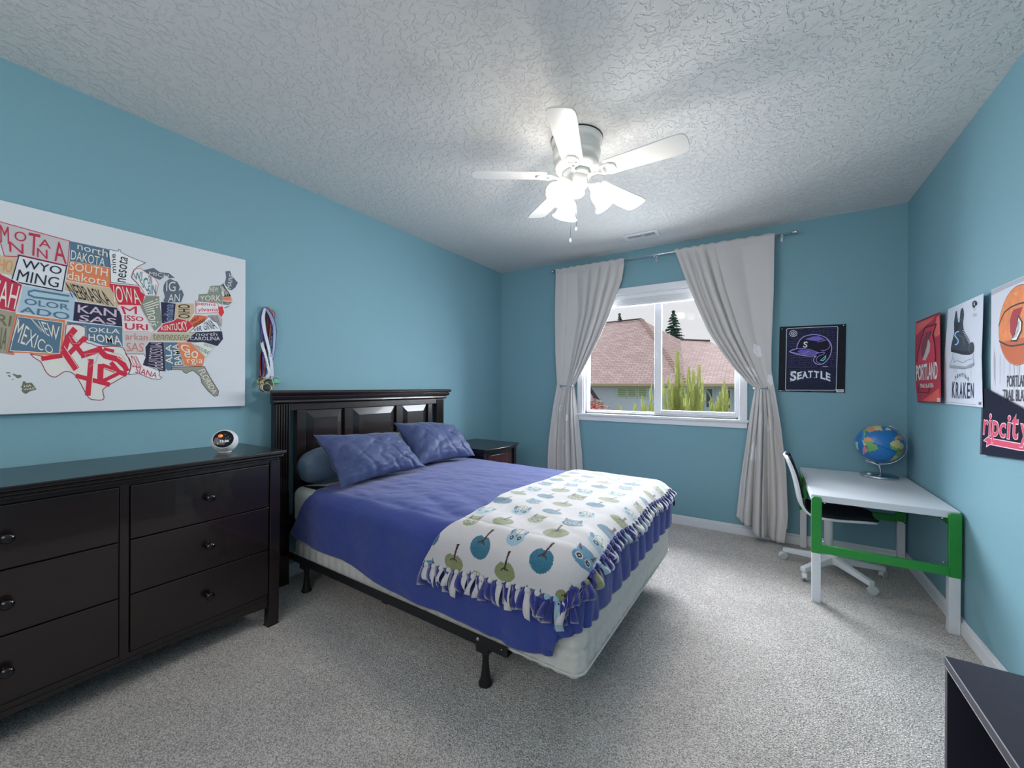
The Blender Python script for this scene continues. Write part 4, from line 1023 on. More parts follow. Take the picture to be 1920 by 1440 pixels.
# ------------------------------------------------------------------ low dark table at the lower right
lt = thing('low_table', 'low dark open table at the lower right against the right wall', 'table', (.59, 1.05, 0))
lt_m = mat('dark_laminate', (48, 48, 60), .35, bump=.05, bscale=60, noise_amt=.1, nscale=6)
lx0, lx1, ly0, ly1 = .390, .790, .50, 1.466
obj('tabletop', MB().box(lx0, lx1, ly0, ly1, .476, .500), lt_m, lt, bevel=.0015)
edge_m = mat('pale_edge', (176, 178, 192), .3)  # thin pale lines along the long edge of the tabletop
for z in (.4995, .4765): obj('edge_band', MB().box(lx0-.0008, lx0+.0008, ly0+.001, ly1-.001, z-.0012, z+.0006), edge_m, lt)
for y0 in (ly0, ly1-.016): obj('side_panel', MB().box(lx0+.001, lx1, y0, y0+.016, 0, .476), lt_m, lt, bevel=.001)
obj('back_panel', MB().box(lx1-.012, lx1, ly0+.016, ly1-.016, .02, .476), mat('dark_back', (20, 20, 26), .5), lt)
obj('shelf', MB().box(lx0+.004, lx1-.012, ly0+.016, ly1-.016, .05, .068), lt_m, lt, bevel=.001)

# wall outlet
ot = thing('wall_outlet', 'white power outlet low on the back wall beside the curtain hem', 'outlet', (.112, YB, .12))
obj('cover_plate', MB().box(.077, .147, YB-.006, YB, .105, .220), white_plastic, ot, bevel=.002)
for z in (.140, .185):
    obj('receptacle', MB().box(.096, .128, YB-.0085, YB-.004, z-.014, z+.014), white_plastic, ot, bevel=.003)
    a = Art(Flat((.112, YB-.0088, z), (1, 0, 0), (0, 0, 1), (0, -1, 0)), .0003)
    a.stroke([(-.006, -.004), (-.006, .005)], .002, (30, 30, 32), 1).stroke([(.006, -.004), (.006, .005)], .002, (30, 30, 32), 1).ell(0, -.009, .0022, .0022, (30, 30, 32), 1, 10)
    a.done('slots', ot)

# ------------------------------------------------------------------ map canvas on the left wall
mp_ = thing('map_canvas', 'large canvas print of a lettered map above the dresser on the left wall', 'wall art', (XL+.015, .48, 1.475))
MX = XL+.032
canvas_m = mat('canvas_white', (226, 230, 236), .75, spec=.2)
obj('canvas', MB().box(XL+.001, MX, -.16, 1.108, 1.068, 1.884), canvas_m, mp_, bevel=.003)
PA = Plane((MX, 0, 0), (1, 0, 0), 0, 370, 3.35); PB = Plane((MX, 0, 0), (1, 0, 0), 220, 440, 4.236); PC = Plane((MX, 0, 0), (1, 0, 0), 0, 660, 7.68)
NAVY = (44, 44, 68); RED = (190, 46, 68); CRIM = (176, 52, 78); SLATE = (82, 110, 132); ORG = (208, 122, 84); TAN = (188, 170, 142); KHAK = (150, 146, 128); GRN = (124, 134, 124)
PALE = (196, 198, 198); PALEB = (160, 182, 196); GRAYL = (182, 178, 180); SALM = (206, 146, 132); DK = (44, 46, 54); CRM = (214, 208, 196); DSL = (88, 98, 112)
def state(pl, pts, fill, texts, line=None, lw=3, extra=None, sm=0):
    """one state: printed shape with its lettering as a sub-part; texts = (string, quad, colour, bold)"""
    a = Art(pl); a.poly(smooth_poly(pts, 3) if sm else pts, fill, 1)
    if line: a.stroke(smooth_poly(pts, 3) if sm else pts, lw, line, 2, True)
    if extra: extra(a)
    o = a.done('state_shape', mp_)
    if texts:
        a = Art(pl)
        for t in texts:
            s_, q, c = t[:3]; a.text(s_, q, c, 4, t[3] if len(t) > 3 else 0)
        a.done('state_lettering', o)
def q(x0, y0, x1, y1, sl=0): return [(x0, y0), (x1, y0+sl), (x1, y1+sl), (x0, y1)]
state(PA, [(-140, 148), (430, 300), (418, 455), (110, 388), (100, 400), (20, 398), (-10, 300), (-60, 250), (-110, 190)], GRAYL,
      [('M', [(-10, 200), (45, 215), (50, 325), (-4, 310)], CRIM), ('O', [(82, 238), (158, 250), (158, 310), (82, 300)], CRIM), ('N', [(48, 305), (140, 322), (140, 385), (52, 370)], CRIM),
       ('T', [(172, 248), (245, 262), (238, 400), (165, 388)], CRIM), ('A', [(240, 285), (310, 300), (312, 350), (236, 335)], CRIM), ('N', [(225, 345), (290, 358), (292, 415), (225, 402)], CRIM), ('A', [(330, 298), (395, 312), (412, 445), (335, 425)], CRIM)], CRIM, 5)
state(PA, [(432, 300), (675, 350), (690, 465), (430, 424)], SLATE, [('north', [(480, 308), (670, 355), (668, 400), (478, 350)], CRM), ('DAKOTA', [(440, 355), (655, 405), (650, 458), (436, 415)], CRM)])
state(PA, [(428, 425), (690, 468), (690, 592), (410, 545)], ORG, [('SOUTH', [(432, 430), (672, 472), (668, 522), (428, 480)], CRM, .004), ('dakota', [(418, 486), (668, 530), (666, 580), (415, 538)], CRM)])
state(PA, [(405, 550), (690, 595), (720, 650), (745, 715), (480, 675), (470, 622), (400, 610)], TAN, [('NEBRASKA', [(405, 560), (650, 612), (712, 708), (450, 655)], DK)], None)
state(PA, [(112, 392), (412, 457), (385, 615), (67, 555)], (204, 208, 214), [('WYO', [(135, 415), (385, 465), (378, 512), (130, 470)], DK, .01), ('MING', [(112, 480), (368, 532), (360, 595), (96, 552)], DK, .0)], (40, 44, 60), 8)
state(PA, [(-120, 270), (-60, 300), (0, 395), (100, 402), (75, 522), (-130, 480)], TAN, [('IDAHO', [(-110, 400), (78, 425), (66, 505), (-112, 465)], (206, 140, 96))])
state(PA, [(-120, 480), (0, 505), (0, 512), (135, 577), (92, 750), (-130, 705)], CRIM, [('UTAH', [(-110, 520), (120, 585), (88, 735), (-120, 680)], CRM)], (214, 190, 190), 4)
state(PA, [(142, 582), (470, 632), (455, 800), (105, 750)], PALEB, [('OLOR', [(150, 660), (432, 700), (432, 735), (148, 700)], SLATE, .012), ('ADO', [(128, 712), (435, 752), (432, 798), (120, 750)], SLATE, .012)], None, 3,
      lambda a: a.stroke([(430, 645), (210, 612), (175, 620), (175, 640), (210, 655), (428, 680)], 12, SLATE, 2))
state(PA, [(-130, 705), (92, 752), (36, 1010), (-60, 1000), (-140, 930)], KHAK, [('ARI', [(-110, 745), (70, 775), (60, 840), (-110, 815)], (104, 100, 78)), ('ZONA', [(-115, 830), (56, 850), (30, 990), (-90, 975)], (104, 100, 78))], (130, 126, 106), 3)
state(PA, [(97, 767), (400, 802), (380, 1020), (190, 1005), (188, 1000), (85, 1000), (83, 1015), (40, 1008)], SLATE, [('NEW', [(190, 790), (372, 838), (360, 930), (255, 870)], CRM, -.005), ('MEXICO', [(112, 790), (335, 975), (325, 1010), (70, 930)], CRM, -.004)], ORG, 12,
      lambda a: a.stroke([(108, 778), (390, 812), (371, 1008), (62, 992), (108, 778)], 4, CRM, 3))
state(PA, [(465, 680), (730, 716), (735, 730), (755, 745), (767, 835), (455, 800)], NAVY, [('KAN', [(485, 698), (728, 728), (728, 775), (483, 748)], (190, 172, 184), .012), ('SAS', [(498, 762), (728, 785), (726, 825), (492, 802)], (190, 172, 184), .012)])
state(PA, [(415, 805), (765, 838), (770, 960), (650, 955), (540, 920), (535, 836), (415, 821)], SLATE, [('OKLA', [(555, 840), (750, 850), (748, 880), (553, 870)], CRM, .005), ('HOMA', [(553, 882), (752, 892), (766, 955), (553, 920)], CRM, .012)], (170, 190, 200), 3)
TX = [(412, 828), (532, 842), (525, 925), (575, 945), (620, 962), (700, 958), (770, 967), (790, 1010), (822, 1060), (815, 1115), (800, 1132), (740, 1170), (665, 1215), (645, 1240), (655, 1280), (640, 1297), (590, 1295), (555, 1280), (510, 1200), (470, 1140), (430, 1120), (395, 1125), (350, 1155), (310, 1145), (280, 1110), (255, 1060), (190, 1012), (385, 1025)]
def texas(a):
    S = lambda p, w_: a.stroke(p, w_, RED, 3)
    S([(470, 850), (425, 905), (400, 985)], 40); S([(395, 985), (480, 1105)], 42); S([(430, 1010), (530, 905)], 30); S([(420, 890), (515, 1010)], 30); S([(505, 1020), (640, 975)], 38)
    S([(520, 930), (545, 905)], 22); S([(610, 968), (660, 1020), (740, 1040), (785, 1085), (798, 1115)], 36); S([(650, 975), (715, 990)], 20); S([(258, 1042), (390, 1020)], 28)
    S([(572, 1040), (552, 1270)], 34); S([(475, 1145), (690, 1200)], 28); S([(632, 1070), (628, 1185)], 36); S([(640, 1080), (760, 1125), (795, 1135)], 30); S([(695, 1060), (755, 1130)], 28); S([(640, 1180), (740, 1130)], 24)
    for p in ([(440, 880), (500, 940), (455, 945), (430, 900)], [(560, 1060), (530, 1010), (620, 1000), (600, 1060), (560, 1090)], [(700, 1000), (760, 1010), (790, 1050)]): a.stroke(p, 3, (168, 166, 156), 4, False)
    for p in ([(400, 960), (500, 1110)], [(590, 1040), (572, 1270)], [(655, 1095), (652, 1160), (730, 1120), (655, 1095)], [(280, 1060), (380, 1040), (460, 1120)], [(720, 990), (740, 1030), (790, 1060), (810, 1100)]): a.stroke(p, 3.5, CRM, 4)
state(PA, smooth_poly(TX, 2), (206, 206, 200), None, (140, 40, 66), 5, texas)
state(PB, [(-72, 146), (-40, 154), (-3, 161), (2, 144), (12, 148), (16, 166), (60, 190), (130, 220), (215, 250), (150, 282), (120, 320), (105, 370), (165, 430), (-60, 408), (-66, 250), (-80, 200)], (214, 216, 218), [('mine', [(-55, 330), (-60, 185), (-25, 180), (-15, 335)], DK), ('nesota', [(-20, 400), (10, 190), (75, 215), (60, 410)], DK)], DK, 4)
state(PB, [(125, 300), (175, 295), (210, 320), (290, 370), (320, 420), (300, 512), (215, 512), (190, 460), (150, 410), (100, 360)], (214, 214, 214), [('WI', [(118, 335), (190, 320), (190, 380), (130, 390)], (70, 110, 130)), ('SC', [(165, 385), (230, 365), (240, 485), (190, 440)], (70, 110, 130)), ('ON', [(238, 345), (268, 355), (268, 425), (232, 420)], (70, 110, 130)), ('SIN', [(236, 430), (302, 420), (300, 505), (232, 500)], (70, 110, 130))], (198, 80, 84), 4)
state(PB, [(195, 310), (280, 290), (330, 325), (400, 330), (450, 368), (400, 372), (380, 350), (330, 385), (290, 370), (230, 335)], DSL, [('MICH', [(245, 318), (400, 342), (398, 368), (243, 350)], PALE)])
state(PB, [(360, 430), (375, 400), (410, 375), (470, 400), (490, 440), (480, 470), (505, 460), (522, 500), (500, 562), (375, 565), (358, 552), (372, 520), (358, 470)], DSL, [('IG', [(382, 398), (455, 398), (455, 475), (380, 475)], PALE), ('AN', [(400, 500), (492, 492), (490, 555), (396, 560)], PALE)])
state(PB, [(-72, 418), (165, 440), (180, 480), (212, 505), (200, 550), (178, 588), (-25, 585), (-50, 500)], RED, [('IOWA', [(-42, 430), (150, 460), (188, 580), (-30, 565)], CRM)])
state(PB, [(-10, 595), (175, 592), (200, 640), (240, 720), (290, 790), (270, 808), (245, 795), (38, 795), (30, 680), (5, 620)], (208, 200, 202), [('M', [(22, 598), (150, 598), (150, 660), (50, 660)], RED, .0), ('ISSO', [(52, 665), (202, 680), (202, 715), (52, 712)], RED, .012), ('URI', [(55, 730), (238, 738), (240, 785), (58, 782)], RED, .015)], (170, 120, 120), 2)
state(PB, [(220, 515), (325, 515), (332, 600), (350, 690), (345, 742), (295, 792), (250, 720), (200, 640), (175, 585), (205, 545)], GRN, [('illinois', [(322, 530), (328, 765), (262, 745), (196, 580)], CRM)])
state(PB, [(340, 560), (457, 572), (447, 702), (350, 732)], NAVY, [('indiana', [(362, 722), (366, 575), (442, 580), (436, 700)], (120, 134, 168), .01)])
state(PB, [(457, 570), (602, 570), (607, 640), (562, 710), (450, 692)], TAN, [('OHIO', [(572, 578), (572, 690), (480, 685), (476, 578)], DK, .01)])
state(PB, [(310, 797), (360, 735), (440, 712), (470, 690), (562, 710), (592, 752), (545, 797)], RED, [('KENTUCKY', [(345, 755), (545, 705), (560, 785), (345, 785)], CRM, .01)])
state(PB, [(268, 810), (340, 800), (612, 800), (545, 872), (248, 870)], (180, 172, 152), [('tennessee', [(280, 812), (575, 812), (545, 862), (280, 862)], (126, 118, 90))])
state(PB, [(35, 795), (272, 805), (250, 872), (215, 902), (210, 970), (55, 966), (50, 850)], (190, 182, 180), [('arkan', [(62, 808), (240, 815), (238, 868), (62, 862)], (192, 122, 118)), ('SAS', [(70, 885), (208, 888), (204, 960), (72, 955)], (192, 122, 118))])
state(PB, [(70, 975), (210, 975), (225, 1000), (202, 1060), (290, 1090), (335, 1110), (330, 1145), (355, 1160), (335, 1175), (270, 1170), (170, 1130), (90, 1140), (103, 1080), (103, 1050)], (214, 214, 216), [('LOUI', [(85, 985), (150, 990), (200, 1090), (120, 1080)], RED), ('SIANA', [(150, 1075), (320, 1125), (310, 1165), (140, 1125)], RED)], DK, 4)
state(PB, [(250, 880), (365, 880), (382, 1110), (335, 1108), (300, 1080), (200, 1080), (225, 1000), (220, 920)], (50, 44, 66), [('MISSISSIPPI', [(350, 885), (366, 1100), (240, 1075), (262, 885)], (186, 180, 190), -.01)])
state(PB, [(367, 880), (472, 880), (527, 1065), (430, 1072), (435, 1100), (400, 1106), (382, 1092)], SLATE, [('ALA', [(382, 1052), (380, 900), (425, 898), (440, 1052)], CRM, .01), ('BAMA', [(455, 1062), (430, 895), (478, 893), (518, 1055)], CRM, .01)])
state(PB, [(472, 880), (577, 880), (692, 992), (680, 1060), (660, 1075), (532, 1065)], ORG, [('G', [(495, 888), (570, 905), (575, 965), (505, 950)], CRM, .01), ('eo', [(525, 955), (640, 945), (640, 1005), (535, 1000)], CRM), ('rgia', [(540, 1000), (680, 1000), (675, 1060), (565, 1058)], CRM)])
state(PB, [(430, 1076), (690, 1070), (740, 1160), (805, 1262), (800, 1298), (772, 1306), (720, 1262), (670, 1200), (660, 1150), (600, 1100), (570, 1112), (548, 1126), (525, 1115), (518, 1098), (430, 1096)], (140, 140, 130), [('FLORIDA', [(690, 1085), (795, 1275), (758, 1290), (640, 1105)], CRM, 0)], DK, 4)
state(PB, [(580, 880), (680, 876), (772, 910), (702, 1002), (640, 930)], (206, 208, 202), [('SOUTH', [(690, 885), (758, 908), (745, 925), (680, 902)], (90, 110, 100)), ('CAROLINA', [(600, 885), (740, 950), (710, 978), (598, 900)], (90, 110, 100))], (130, 136, 130), 2)
state(PB, [(530, 872), (620, 800), (828, 790), (836, 850), (792, 907), (700, 880), (570, 876)], NAVY, [('north', [(625, 800), (790, 798), (790, 825), (622, 826)], PALE), ('CAROLINA', [(572, 835), (812, 830), (812, 862), (575, 862)], PALE, .005)])
state(PB, [(570, 797), (620, 750), (672, 720), (722, 672), (762, 710), (790, 720), (822, 788), (570, 800)], (212, 214, 216), [('VIR', [(600, 770), (668, 740), (668, 788), (600, 792)], (60, 70, 96)), ('GINIA', [(680, 725), (735, 690), (795, 770), (682, 780)], (60, 70, 96))], DK, 3)
state(PB, [(560, 722), (610, 660), (650, 662), (712, 672), (682, 720), (620, 770), (590, 752)], (204, 104, 74), [('WEST', [(578, 705), (640, 668), (645, 695), (582, 728)], (110, 40, 40), .01), ('VIRGINIA', [(595, 735), (695, 680), (690, 712), (600, 760)], (110, 40, 40))])
state(PB, [(615, 550), (792, 565), (803, 640), (620, 650)], (212, 210, 212), [('penns', [(622, 562), (775, 570), (775, 595), (622, 592)], RED), ('ylvania', [(635, 602), (795, 600), (795, 640), (635, 642)], RED)], RED, 4)
state(PB, [(635, 545), (640, 495), (710, 490), (730, 430), (800, 425), (830, 500), (828, 580), (790, 560), (640, 550)], GRN, [('NEW', [(730, 440), (795, 440), (795, 475), (730, 475)], CRM), ('YORK', [(650, 510), (815, 500), (815, 550), (650, 545)], CRM)])
state(PB, [(800, 595), (830, 590), (843, 640), (822, 676), (800, 652)], (206, 50, 60), None)
state(PB, [(705, 662), (795, 655), (830, 690), (825, 758), (790, 740), (745, 690)], (168, 164, 166), [('MARYLAND', [(712, 664), (790, 662), (822, 742), (800, 740)], (120, 116, 118))])
state(PB, [(800, 430), (835, 408), (850, 440), (880, 480), (897, 510), (830, 516)], (46, 48, 58), [('NH', [(838, 440), (868, 470), (880, 505), (842, 505)], CRM)])
state(PB, [(804, 432), (832, 415), (842, 508), (830, 514)], (200, 202, 200), [('VT', [(806, 434), (832, 420), (838, 480), (818, 482)], DK)])
state(PB, [(850, 312), (885, 308), (905, 350), (950, 402), (930, 440), (902, 462), (876, 456), (846, 410), (856, 360)], (84, 94, 110), [('MAINE', [(862, 440), (880, 325), (915, 345), (895, 452)], PALE)])
state(PB, [(826, 516), (895, 510), (912, 550), (832, 546)], (222, 150, 124), [('MASS', [(832, 520), (892, 516), (895, 542), (834, 542)], (190, 90, 70))])
state(PB, [(830, 550), (906, 556), (880, 578), (836, 576)], (60, 66, 66), [('CONN', [(838, 554), (895, 557), (880, 574), (840, 572)], PALE)])
state(PB, [(842, 600), (895, 580), (880, 592), (850, 606)], (96, 108, 106), None)
for pts in ([(80, 365), (115, 358), (152, 366), (140, 374), (90, 372)], [(108, 400), (132, 398), (152, 412), (148, 426), (124, 420)], [(178, 388), (200, 380), (250, 396), (290, 392), (308, 412), (300, 430), (250, 446), (222, 420), (192, 400)], [(162, 462), (196, 452), (196, 460), (180, 468)]):
    state(PC, smooth_poly(pts, 3), (104, 112, 100), None)
state(PC, smooth_poly([(290, 562), (316, 556), (330, 492), (360, 490), (380, 512), (450, 505), (486, 545), (525, 600), (500, 612), (430, 632), (382, 665), (340, 655), (314, 620), (322, 590)], 2), (100, 106, 92), [('HA', [(345, 545), (452, 528), (452, 560), (345, 575)], CRM, .01), ('WAII', [(335, 595), (492, 568), (496, 602), (345, 622)], CRM, .01)])
# states further left, carried on past the frame of the photograph
WEST = Flat((MX, 0, 0), (0, 1, 0), (0, 0, 1), (1, 0, 0))
state(WEST, [(-.02, 1.70), (.02, 1.69), (.03, 1.73), (.165, 1.70), (.165, 1.60), (.06, 1.60), (-.02, 1.63)], RED, [('WASH', [(.03, 1.69), (.155, 1.67), (.155, 1.62), (.03, 1.63)], CRM)])
state(WEST, [(-.02, 1.625), (.06, 1.595), (.165, 1.595), (.175, 1.55), (.165, 1.49), (-.04, 1.51)], ORG, [('OREGON', [(-.01, 1.59), (.155, 1.575), (.150, 1.52), (-.02, 1.535)], CRM)])
state(WEST, [(.172, 1.70), (.19, 1.70), (.20, 1.62), (.235, 1.56), (.235, 1.48), (.17, 1.485), (.180, 1.55)], TAN, None)
state(WEST, [(.065, 1.497), (.225, 1.478), (.205, 1.27), (.065, 1.40)], PALEB, [('NEVADA', [(.08, 1.47), (.21, 1.46), (.205, 1.41), (.08, 1.43)], SLATE)])
state(WEST, [(-.04, 1.507), (.060, 1.498), (.060, 1.395), (.195, 1.265), (.185, 1.195), (.11, 1.205), (.06, 1.26), (.0, 1.31), (-.045, 1.43)], NAVY, [('CALI', [(-.03, 1.48), (.05, 1.47), (.05, 1.41), (-.03, 1.42)], PALE)])

# ------------------------------------------------------------------ helmet poster on the back wall
PSX = Plane((0, YB-.005, 0), (0, -1, 0), 1440, 590, 9.6)
def sheet_from(pl, pts, thick, name, m, parent):
    f = [pl(a, b, 0) for a, b in pts]; bk = [pl(a, b, -thick) for a, b in pts]; n = len(pts)
    b = MB().add(f+bk, [list(range(n)), list(range(n, 2*n))[::-1]]+[(i, n+i, n+(i+1) % n, (i+1) % n) for i in range(n)])
    return obj(name, b, m, parent)
p1 = thing('poster', 'black poster of a neon batting helmet with arched white lettering on the back wall', 'poster', (.285, YB-.004, 1.40), group=None)
INKK = 1.25
corners = [(200, 175), (1398, 112), (1385, 1355), (185, 1335)]
sheet_from(PSX, corners, .002, 'sheet', ink((16, 24, 34), 1.2), p1)
A = Art(PSX); PUR = (92, 84, 150); NEO = (158, 150, 222); LG = (196, 206, 220)
def yt(x, y):   # shear to follow the printed grid
    return y-(x-335)*.045*(1-(y-200)/1100)
A.poly([(330, 215), (1238, 168), (1226, 1302), (320, 1308)], (24, 30, 54), 1)
rb_ = random.Random(5)
for r in range(26):
    y = 228+r*42; c = PUR if r < 17 else (60, 62, 104)
    if r > 22: c = (40, 42, 66)
    x = 345
    while x < 1225:
        x2 = min(1228, x+rb_.uniform(60, 120))
        if rb_.random() < .85: A.stroke([(x+3, yt(x, y)), (x2-6, yt(x2, y))], 3.2, c, 2, caps=False)
        if rb_.random() < .8: A.stroke([(x2, yt(x2, y)), (x2, yt(x2, y)+38)], 3, c, 2, caps=False)
        x = x2+2
for xx in (190, 1255):
    for r in range(4): A.stroke([(xx+10, 500+r*180), (xx+125, 500+r*180-4)], 3, (30, 44, 58), 1, caps=False)
A.stroke(smooth_poly([(325, 222), (345, 205), (785, 178), (1232, 158), (1248, 175), (1238, 740), (1226, 1290), (1212, 1306), (770, 1309), (330, 1312), (314, 1295), (320, 750)], 1), 10, LG, 3, True)
A.ell(447, 293, 72, 58, (30, 34, 54), 3).ring(447, 293, 66, 53, 9, (216, 220, 228), 4).ring(447, 293, 34, 28, 10, (206, 212, 220), 4).ell(447, 293, 16, 13, (160, 180, 190), 4, 8)
for t in range(8): A.stroke([(447+34*math.cos(t*.785), 293+28*math.sin(t*.785)), (447+46*math.cos(t*.785), 293+37*math.sin(t*.785))], 6, (206, 212, 220), 4, caps=False)
dome = smooth_poly([(505, 565), (520, 500), (560, 420), (620, 360), (700, 325), (820, 308), (930, 322), (1030, 360), (1100, 430), (1138, 510), (1135, 600), (1110, 690), (1060, 765), (1000, 822), (925, 845), (850, 825), (815, 775), (828, 725), (860, 692), (740, 697), (600, 682), (480, 656), (385, 620), (425, 592)], 3)
A.poly(dome, (24, 20, 40), 3); A.stroke(dome, 20, (72, 60, 140), 4, True); A.stroke(dome, 9, (186, 178, 236), 5, True)
A.poly([(660, 392), (790, 345), (900, 335), (1020, 388), (880, 425), (740, 412)], (108, 100, 188), 4)
A.poly([(520, 612), (580, 580), (720, 585), (900, 635), (860, 655), (690, 662), (560, 642)], (100, 90, 176), 4)
for p in ([(880, 445), (1000, 415), (1060, 405), (1110, 480), (1090, 545), (1020, 590), (945, 592)], [(505, 565), (640, 562), (780, 588), (905, 632), (1000, 622), (1005, 645), (985, 665), (900, 700), (865, 760), (885, 810), (945, 828)], [(620, 660), (740, 605)], [(390, 622), (480, 640), (640, 665), (800, 668), (905, 640)]):
    A.stroke(smooth_poly(p, 3, False), 8, NEO, 6)
A.poly([(930, 775), (1000, 712), (1042, 672), (1035, 740), (985, 785)], (110, 214, 196), 5).poly([(955, 765), (1005, 720), (1025, 702), (1018, 735), (980, 768)], (20, 60, 66), 6)
A.text('S', [(635, 435), (712, 435), (698, 545), (622, 545)], (222, 228, 232), 6, .02); A.stroke([(650, 470), (690, 520)], 5, (60, 120, 130), 7)
A.done('print', p1)
A = Art(PSX)
for ch_, x0, x1, yt0, yb0, sk in (('S', 398, 510, 968, 1145, 8), ('E', 525, 605, 985, 1115, 14), ('A', 612, 712, 968, 1100, 8), ('T', 722, 805, 962, 1088, 2), ('T', 826, 915, 965, 1090, -6), ('L', 945, 1028, 975, 1110, -14), ('E', 1040, 1120, 998, 1135, -18)):
    A.text(ch_, [(x0, yt0+sk), (x1, yt0-sk), (x1+2, yb0-sk), (x0-2, yb0+sk)], (206, 214, 228), 6, .035)
    for yy in (yt0, yb0): A.stroke([(x0-3, yy+sk), (x0+22, yy+sk*.6)], 7, (206, 214, 228), 6, caps=False)
A.stroke([(425, 1000), (470, 1110)], 6, (30, 60, 70), 7).stroke([(470, 1000), (430, 1105)], 5, (30, 60, 70), 7)
A.stroke([(980, 885), (1075, 884)], 9, (190, 196, 210), 6, caps=False).stroke([(200, 1320), (248, 1321)], 10, (220, 222, 228), 3, caps=False)
A.stroke([(260, 1321), (380, 1322)], 5, (150, 154, 164), 3, caps=False).stroke([(780, 1334), (1190, 1334)], 5, (110, 114, 124), 3, caps=False)
A.done('lettering', p1); A = Art(PSX); A.poly([(1228, 1292), (1362, 1290), (1362, 1342), (1228, 1342)], (206, 208, 220), 3)
for i in range(12): A.stroke([(1256+i*7.5, 1302), (1256+i*7.5, 1332)], 2+(i % 3), (60, 60, 72), 4, caps=False)
A.done('barcode', p1)
for x, y in ((245, 210), (1350, 137)):
    c = PSX(x, y, .001); obj('pin', MB().sphere(c, .0045, 10, 6, 0, (1, .5, 1)), chrome, p1)

# ------------------------------------------------------------------ posters on the right wall
def tilted(y_far, y_near, off_far, off_near):
    a = Vector((XR-off_far, y_far, 1.3)); b_2 = Vector((XR-off_near, y_near, 1.3)); d = (b_2-a).normalized()
    n = d.cross(Vector((0, 0, 1))); n = n if n.x < 0 else -n
    return Plane(a, n, 1700, 500, 4.0)
PR = (184, 54, 74); INKK = 1.2
p2 = thing('poster', 'red basketball team poster with white lettering, nearest the corner', 'poster', (XR-.01, 3.32, 1.35))
P2 = tilted(3.54, 3.11, .004, .020)
sheet_from(P2, [(65, 388), (245, 310), (250, 600), (258, 993), (170, 990), (82, 988), (62, 800), (60, 560)], .0015, 'sheet', ink(PR, 1.15), p2)
A = Art(P2)
A.poly([(68, 398), (212, 338), (180, 372), (68, 488)], (212, 96, 92), 1).poly([(118, 978), (242, 880), (250, 984), (190, 986)], (214, 84, 76), 1).poly([(222, 345), (240, 340), (246, 480), (212, 500), (196, 470)], (216, 104, 98), 1)
A.stroke([(68, 395), (243, 318)], 7, (110, 24, 40), 2).stroke([(84, 984), (255, 988)], 6, (110, 24, 40), 2).stroke([(78, 480), (215, 350)], 3, (150, 40, 56), 2)
A.poly([(132, 432), (218, 398), (192, 485), (205, 545), (214, 640), (210, 700), (75, 715), (80, 620), (100, 520)], (196, 62, 84), 2)
A.stroke([(75, 690), (84, 610), (105, 520), (132, 432), (218, 400), (192, 482), (206, 550), (214, 640), (212, 690)], 8, (92, 26, 42), 3)
A.poly([(140, 468), (182, 455), (160, 520), (140, 590), (118, 660), (104, 620), (108, 560), (124, 510)], (124, 70, 78), 4).poly([(157, 512), (174, 548), (170, 605), (140, 674), (116, 672), (136, 615), (150, 560)], (188, 182, 178), 5)
A.stroke([(140, 468), (182, 455), (160, 520)], 3, (80, 30, 40), 5)
A.poly([(92, 850), (182, 850), (160, 918), (86, 914)], (168, 46, 62), 2).stroke([(95, 850), (84, 914), (162, 919), (184, 850)], 7, (96, 24, 40), 3)
for i in range(9): A.stroke([(90+i*14, 400-i*5), (82+i*12, 440-i*6)], 1.6, (232, 150, 140), 3, caps=False); A.stroke([(170+i*8, 960-i*9), (172+i*8, 982)], 1.6, (236, 140, 120), 2, caps=False)
A.done('print', p2)
A = Art(P2)
A.text('PORTLAND', [(68, 712), (228, 680), (231, 815), (70, 828)], (222, 220, 216), 6, .03).text('TRAIL BLAZERS', [(98, 850), (200, 846), (202, 877), (98, 880)], (222, 220, 216), 6, .02)
A.done('lettering', p2); A = Art(P2); A.poly([(228, 958), (251, 956), (252, 984), (229, 984)], (214, 208, 212), 5)
for i in range(5): A.stroke([(232+i*3.5, 964), (232+i*3.5, 978)], 1.2, (70, 50, 60), 6, caps=False)
A.done('barcode', p2)
p3 = thing('poster', 'white hockey poster with a black ice skate, between the red poster and the basketball poster', 'poster', (XR-.01, 2.82, 1.35))
P3_ = tilted(3.02, 2.6, .004, .018)
sheet_from(P3_, [(305, 290), (440, 228), (570, 168), (566, 400), (560, 640), (572, 1023), (430, 1010), (286, 998), (278, 800), (283, 600), (298, 430)], .0015, 'sheet', ink((206, 212, 226), 1.15), p3)
A = Art(P3_); DKS = (48, 58, 72)
boot = smooth_poly([(362, 308), (372, 308), (380, 378), (392, 382), (398, 302), (416, 278), (425, 330), (418, 385), (424, 440), (445, 480), (466, 512), (472, 538), (492, 534), (504, 565), (500, 608), (470, 630), (410, 628), (365, 612), (330, 608), (334, 545), (352, 470), (350, 395)], 2)
A.poly(boot, DKS, 2)
A.poly([(356, 400), (378, 385), (392, 395), (380, 470), (358, 460)], (34, 42, 54), 3).poly([(330, 590), (420, 600), (498, 600), (470, 630), (410, 628), (330, 608)], (30, 36, 46), 3)
A.stroke(smooth_poly([(388, 455), (368, 462), (358, 485), (372, 505), (384, 525), (376, 548), (358, 556)], 3, False), 8, (150, 190, 226), 4)
for i in range(9): A.stroke([(412+i*6.5, 452+i*12), (436+i*4.5, 444+i*10)], 3.4, (206, 210, 214), 4, caps=False)
A.stroke([(366, 350), (410, 372)], 3, (120, 130, 140), 4).stroke([(380, 480), (420, 500), (430, 560)], 2.5, (110, 120, 132), 4).stroke([(470, 545), (462, 590), (480, 625)], 2.5, (110, 120, 132), 4)
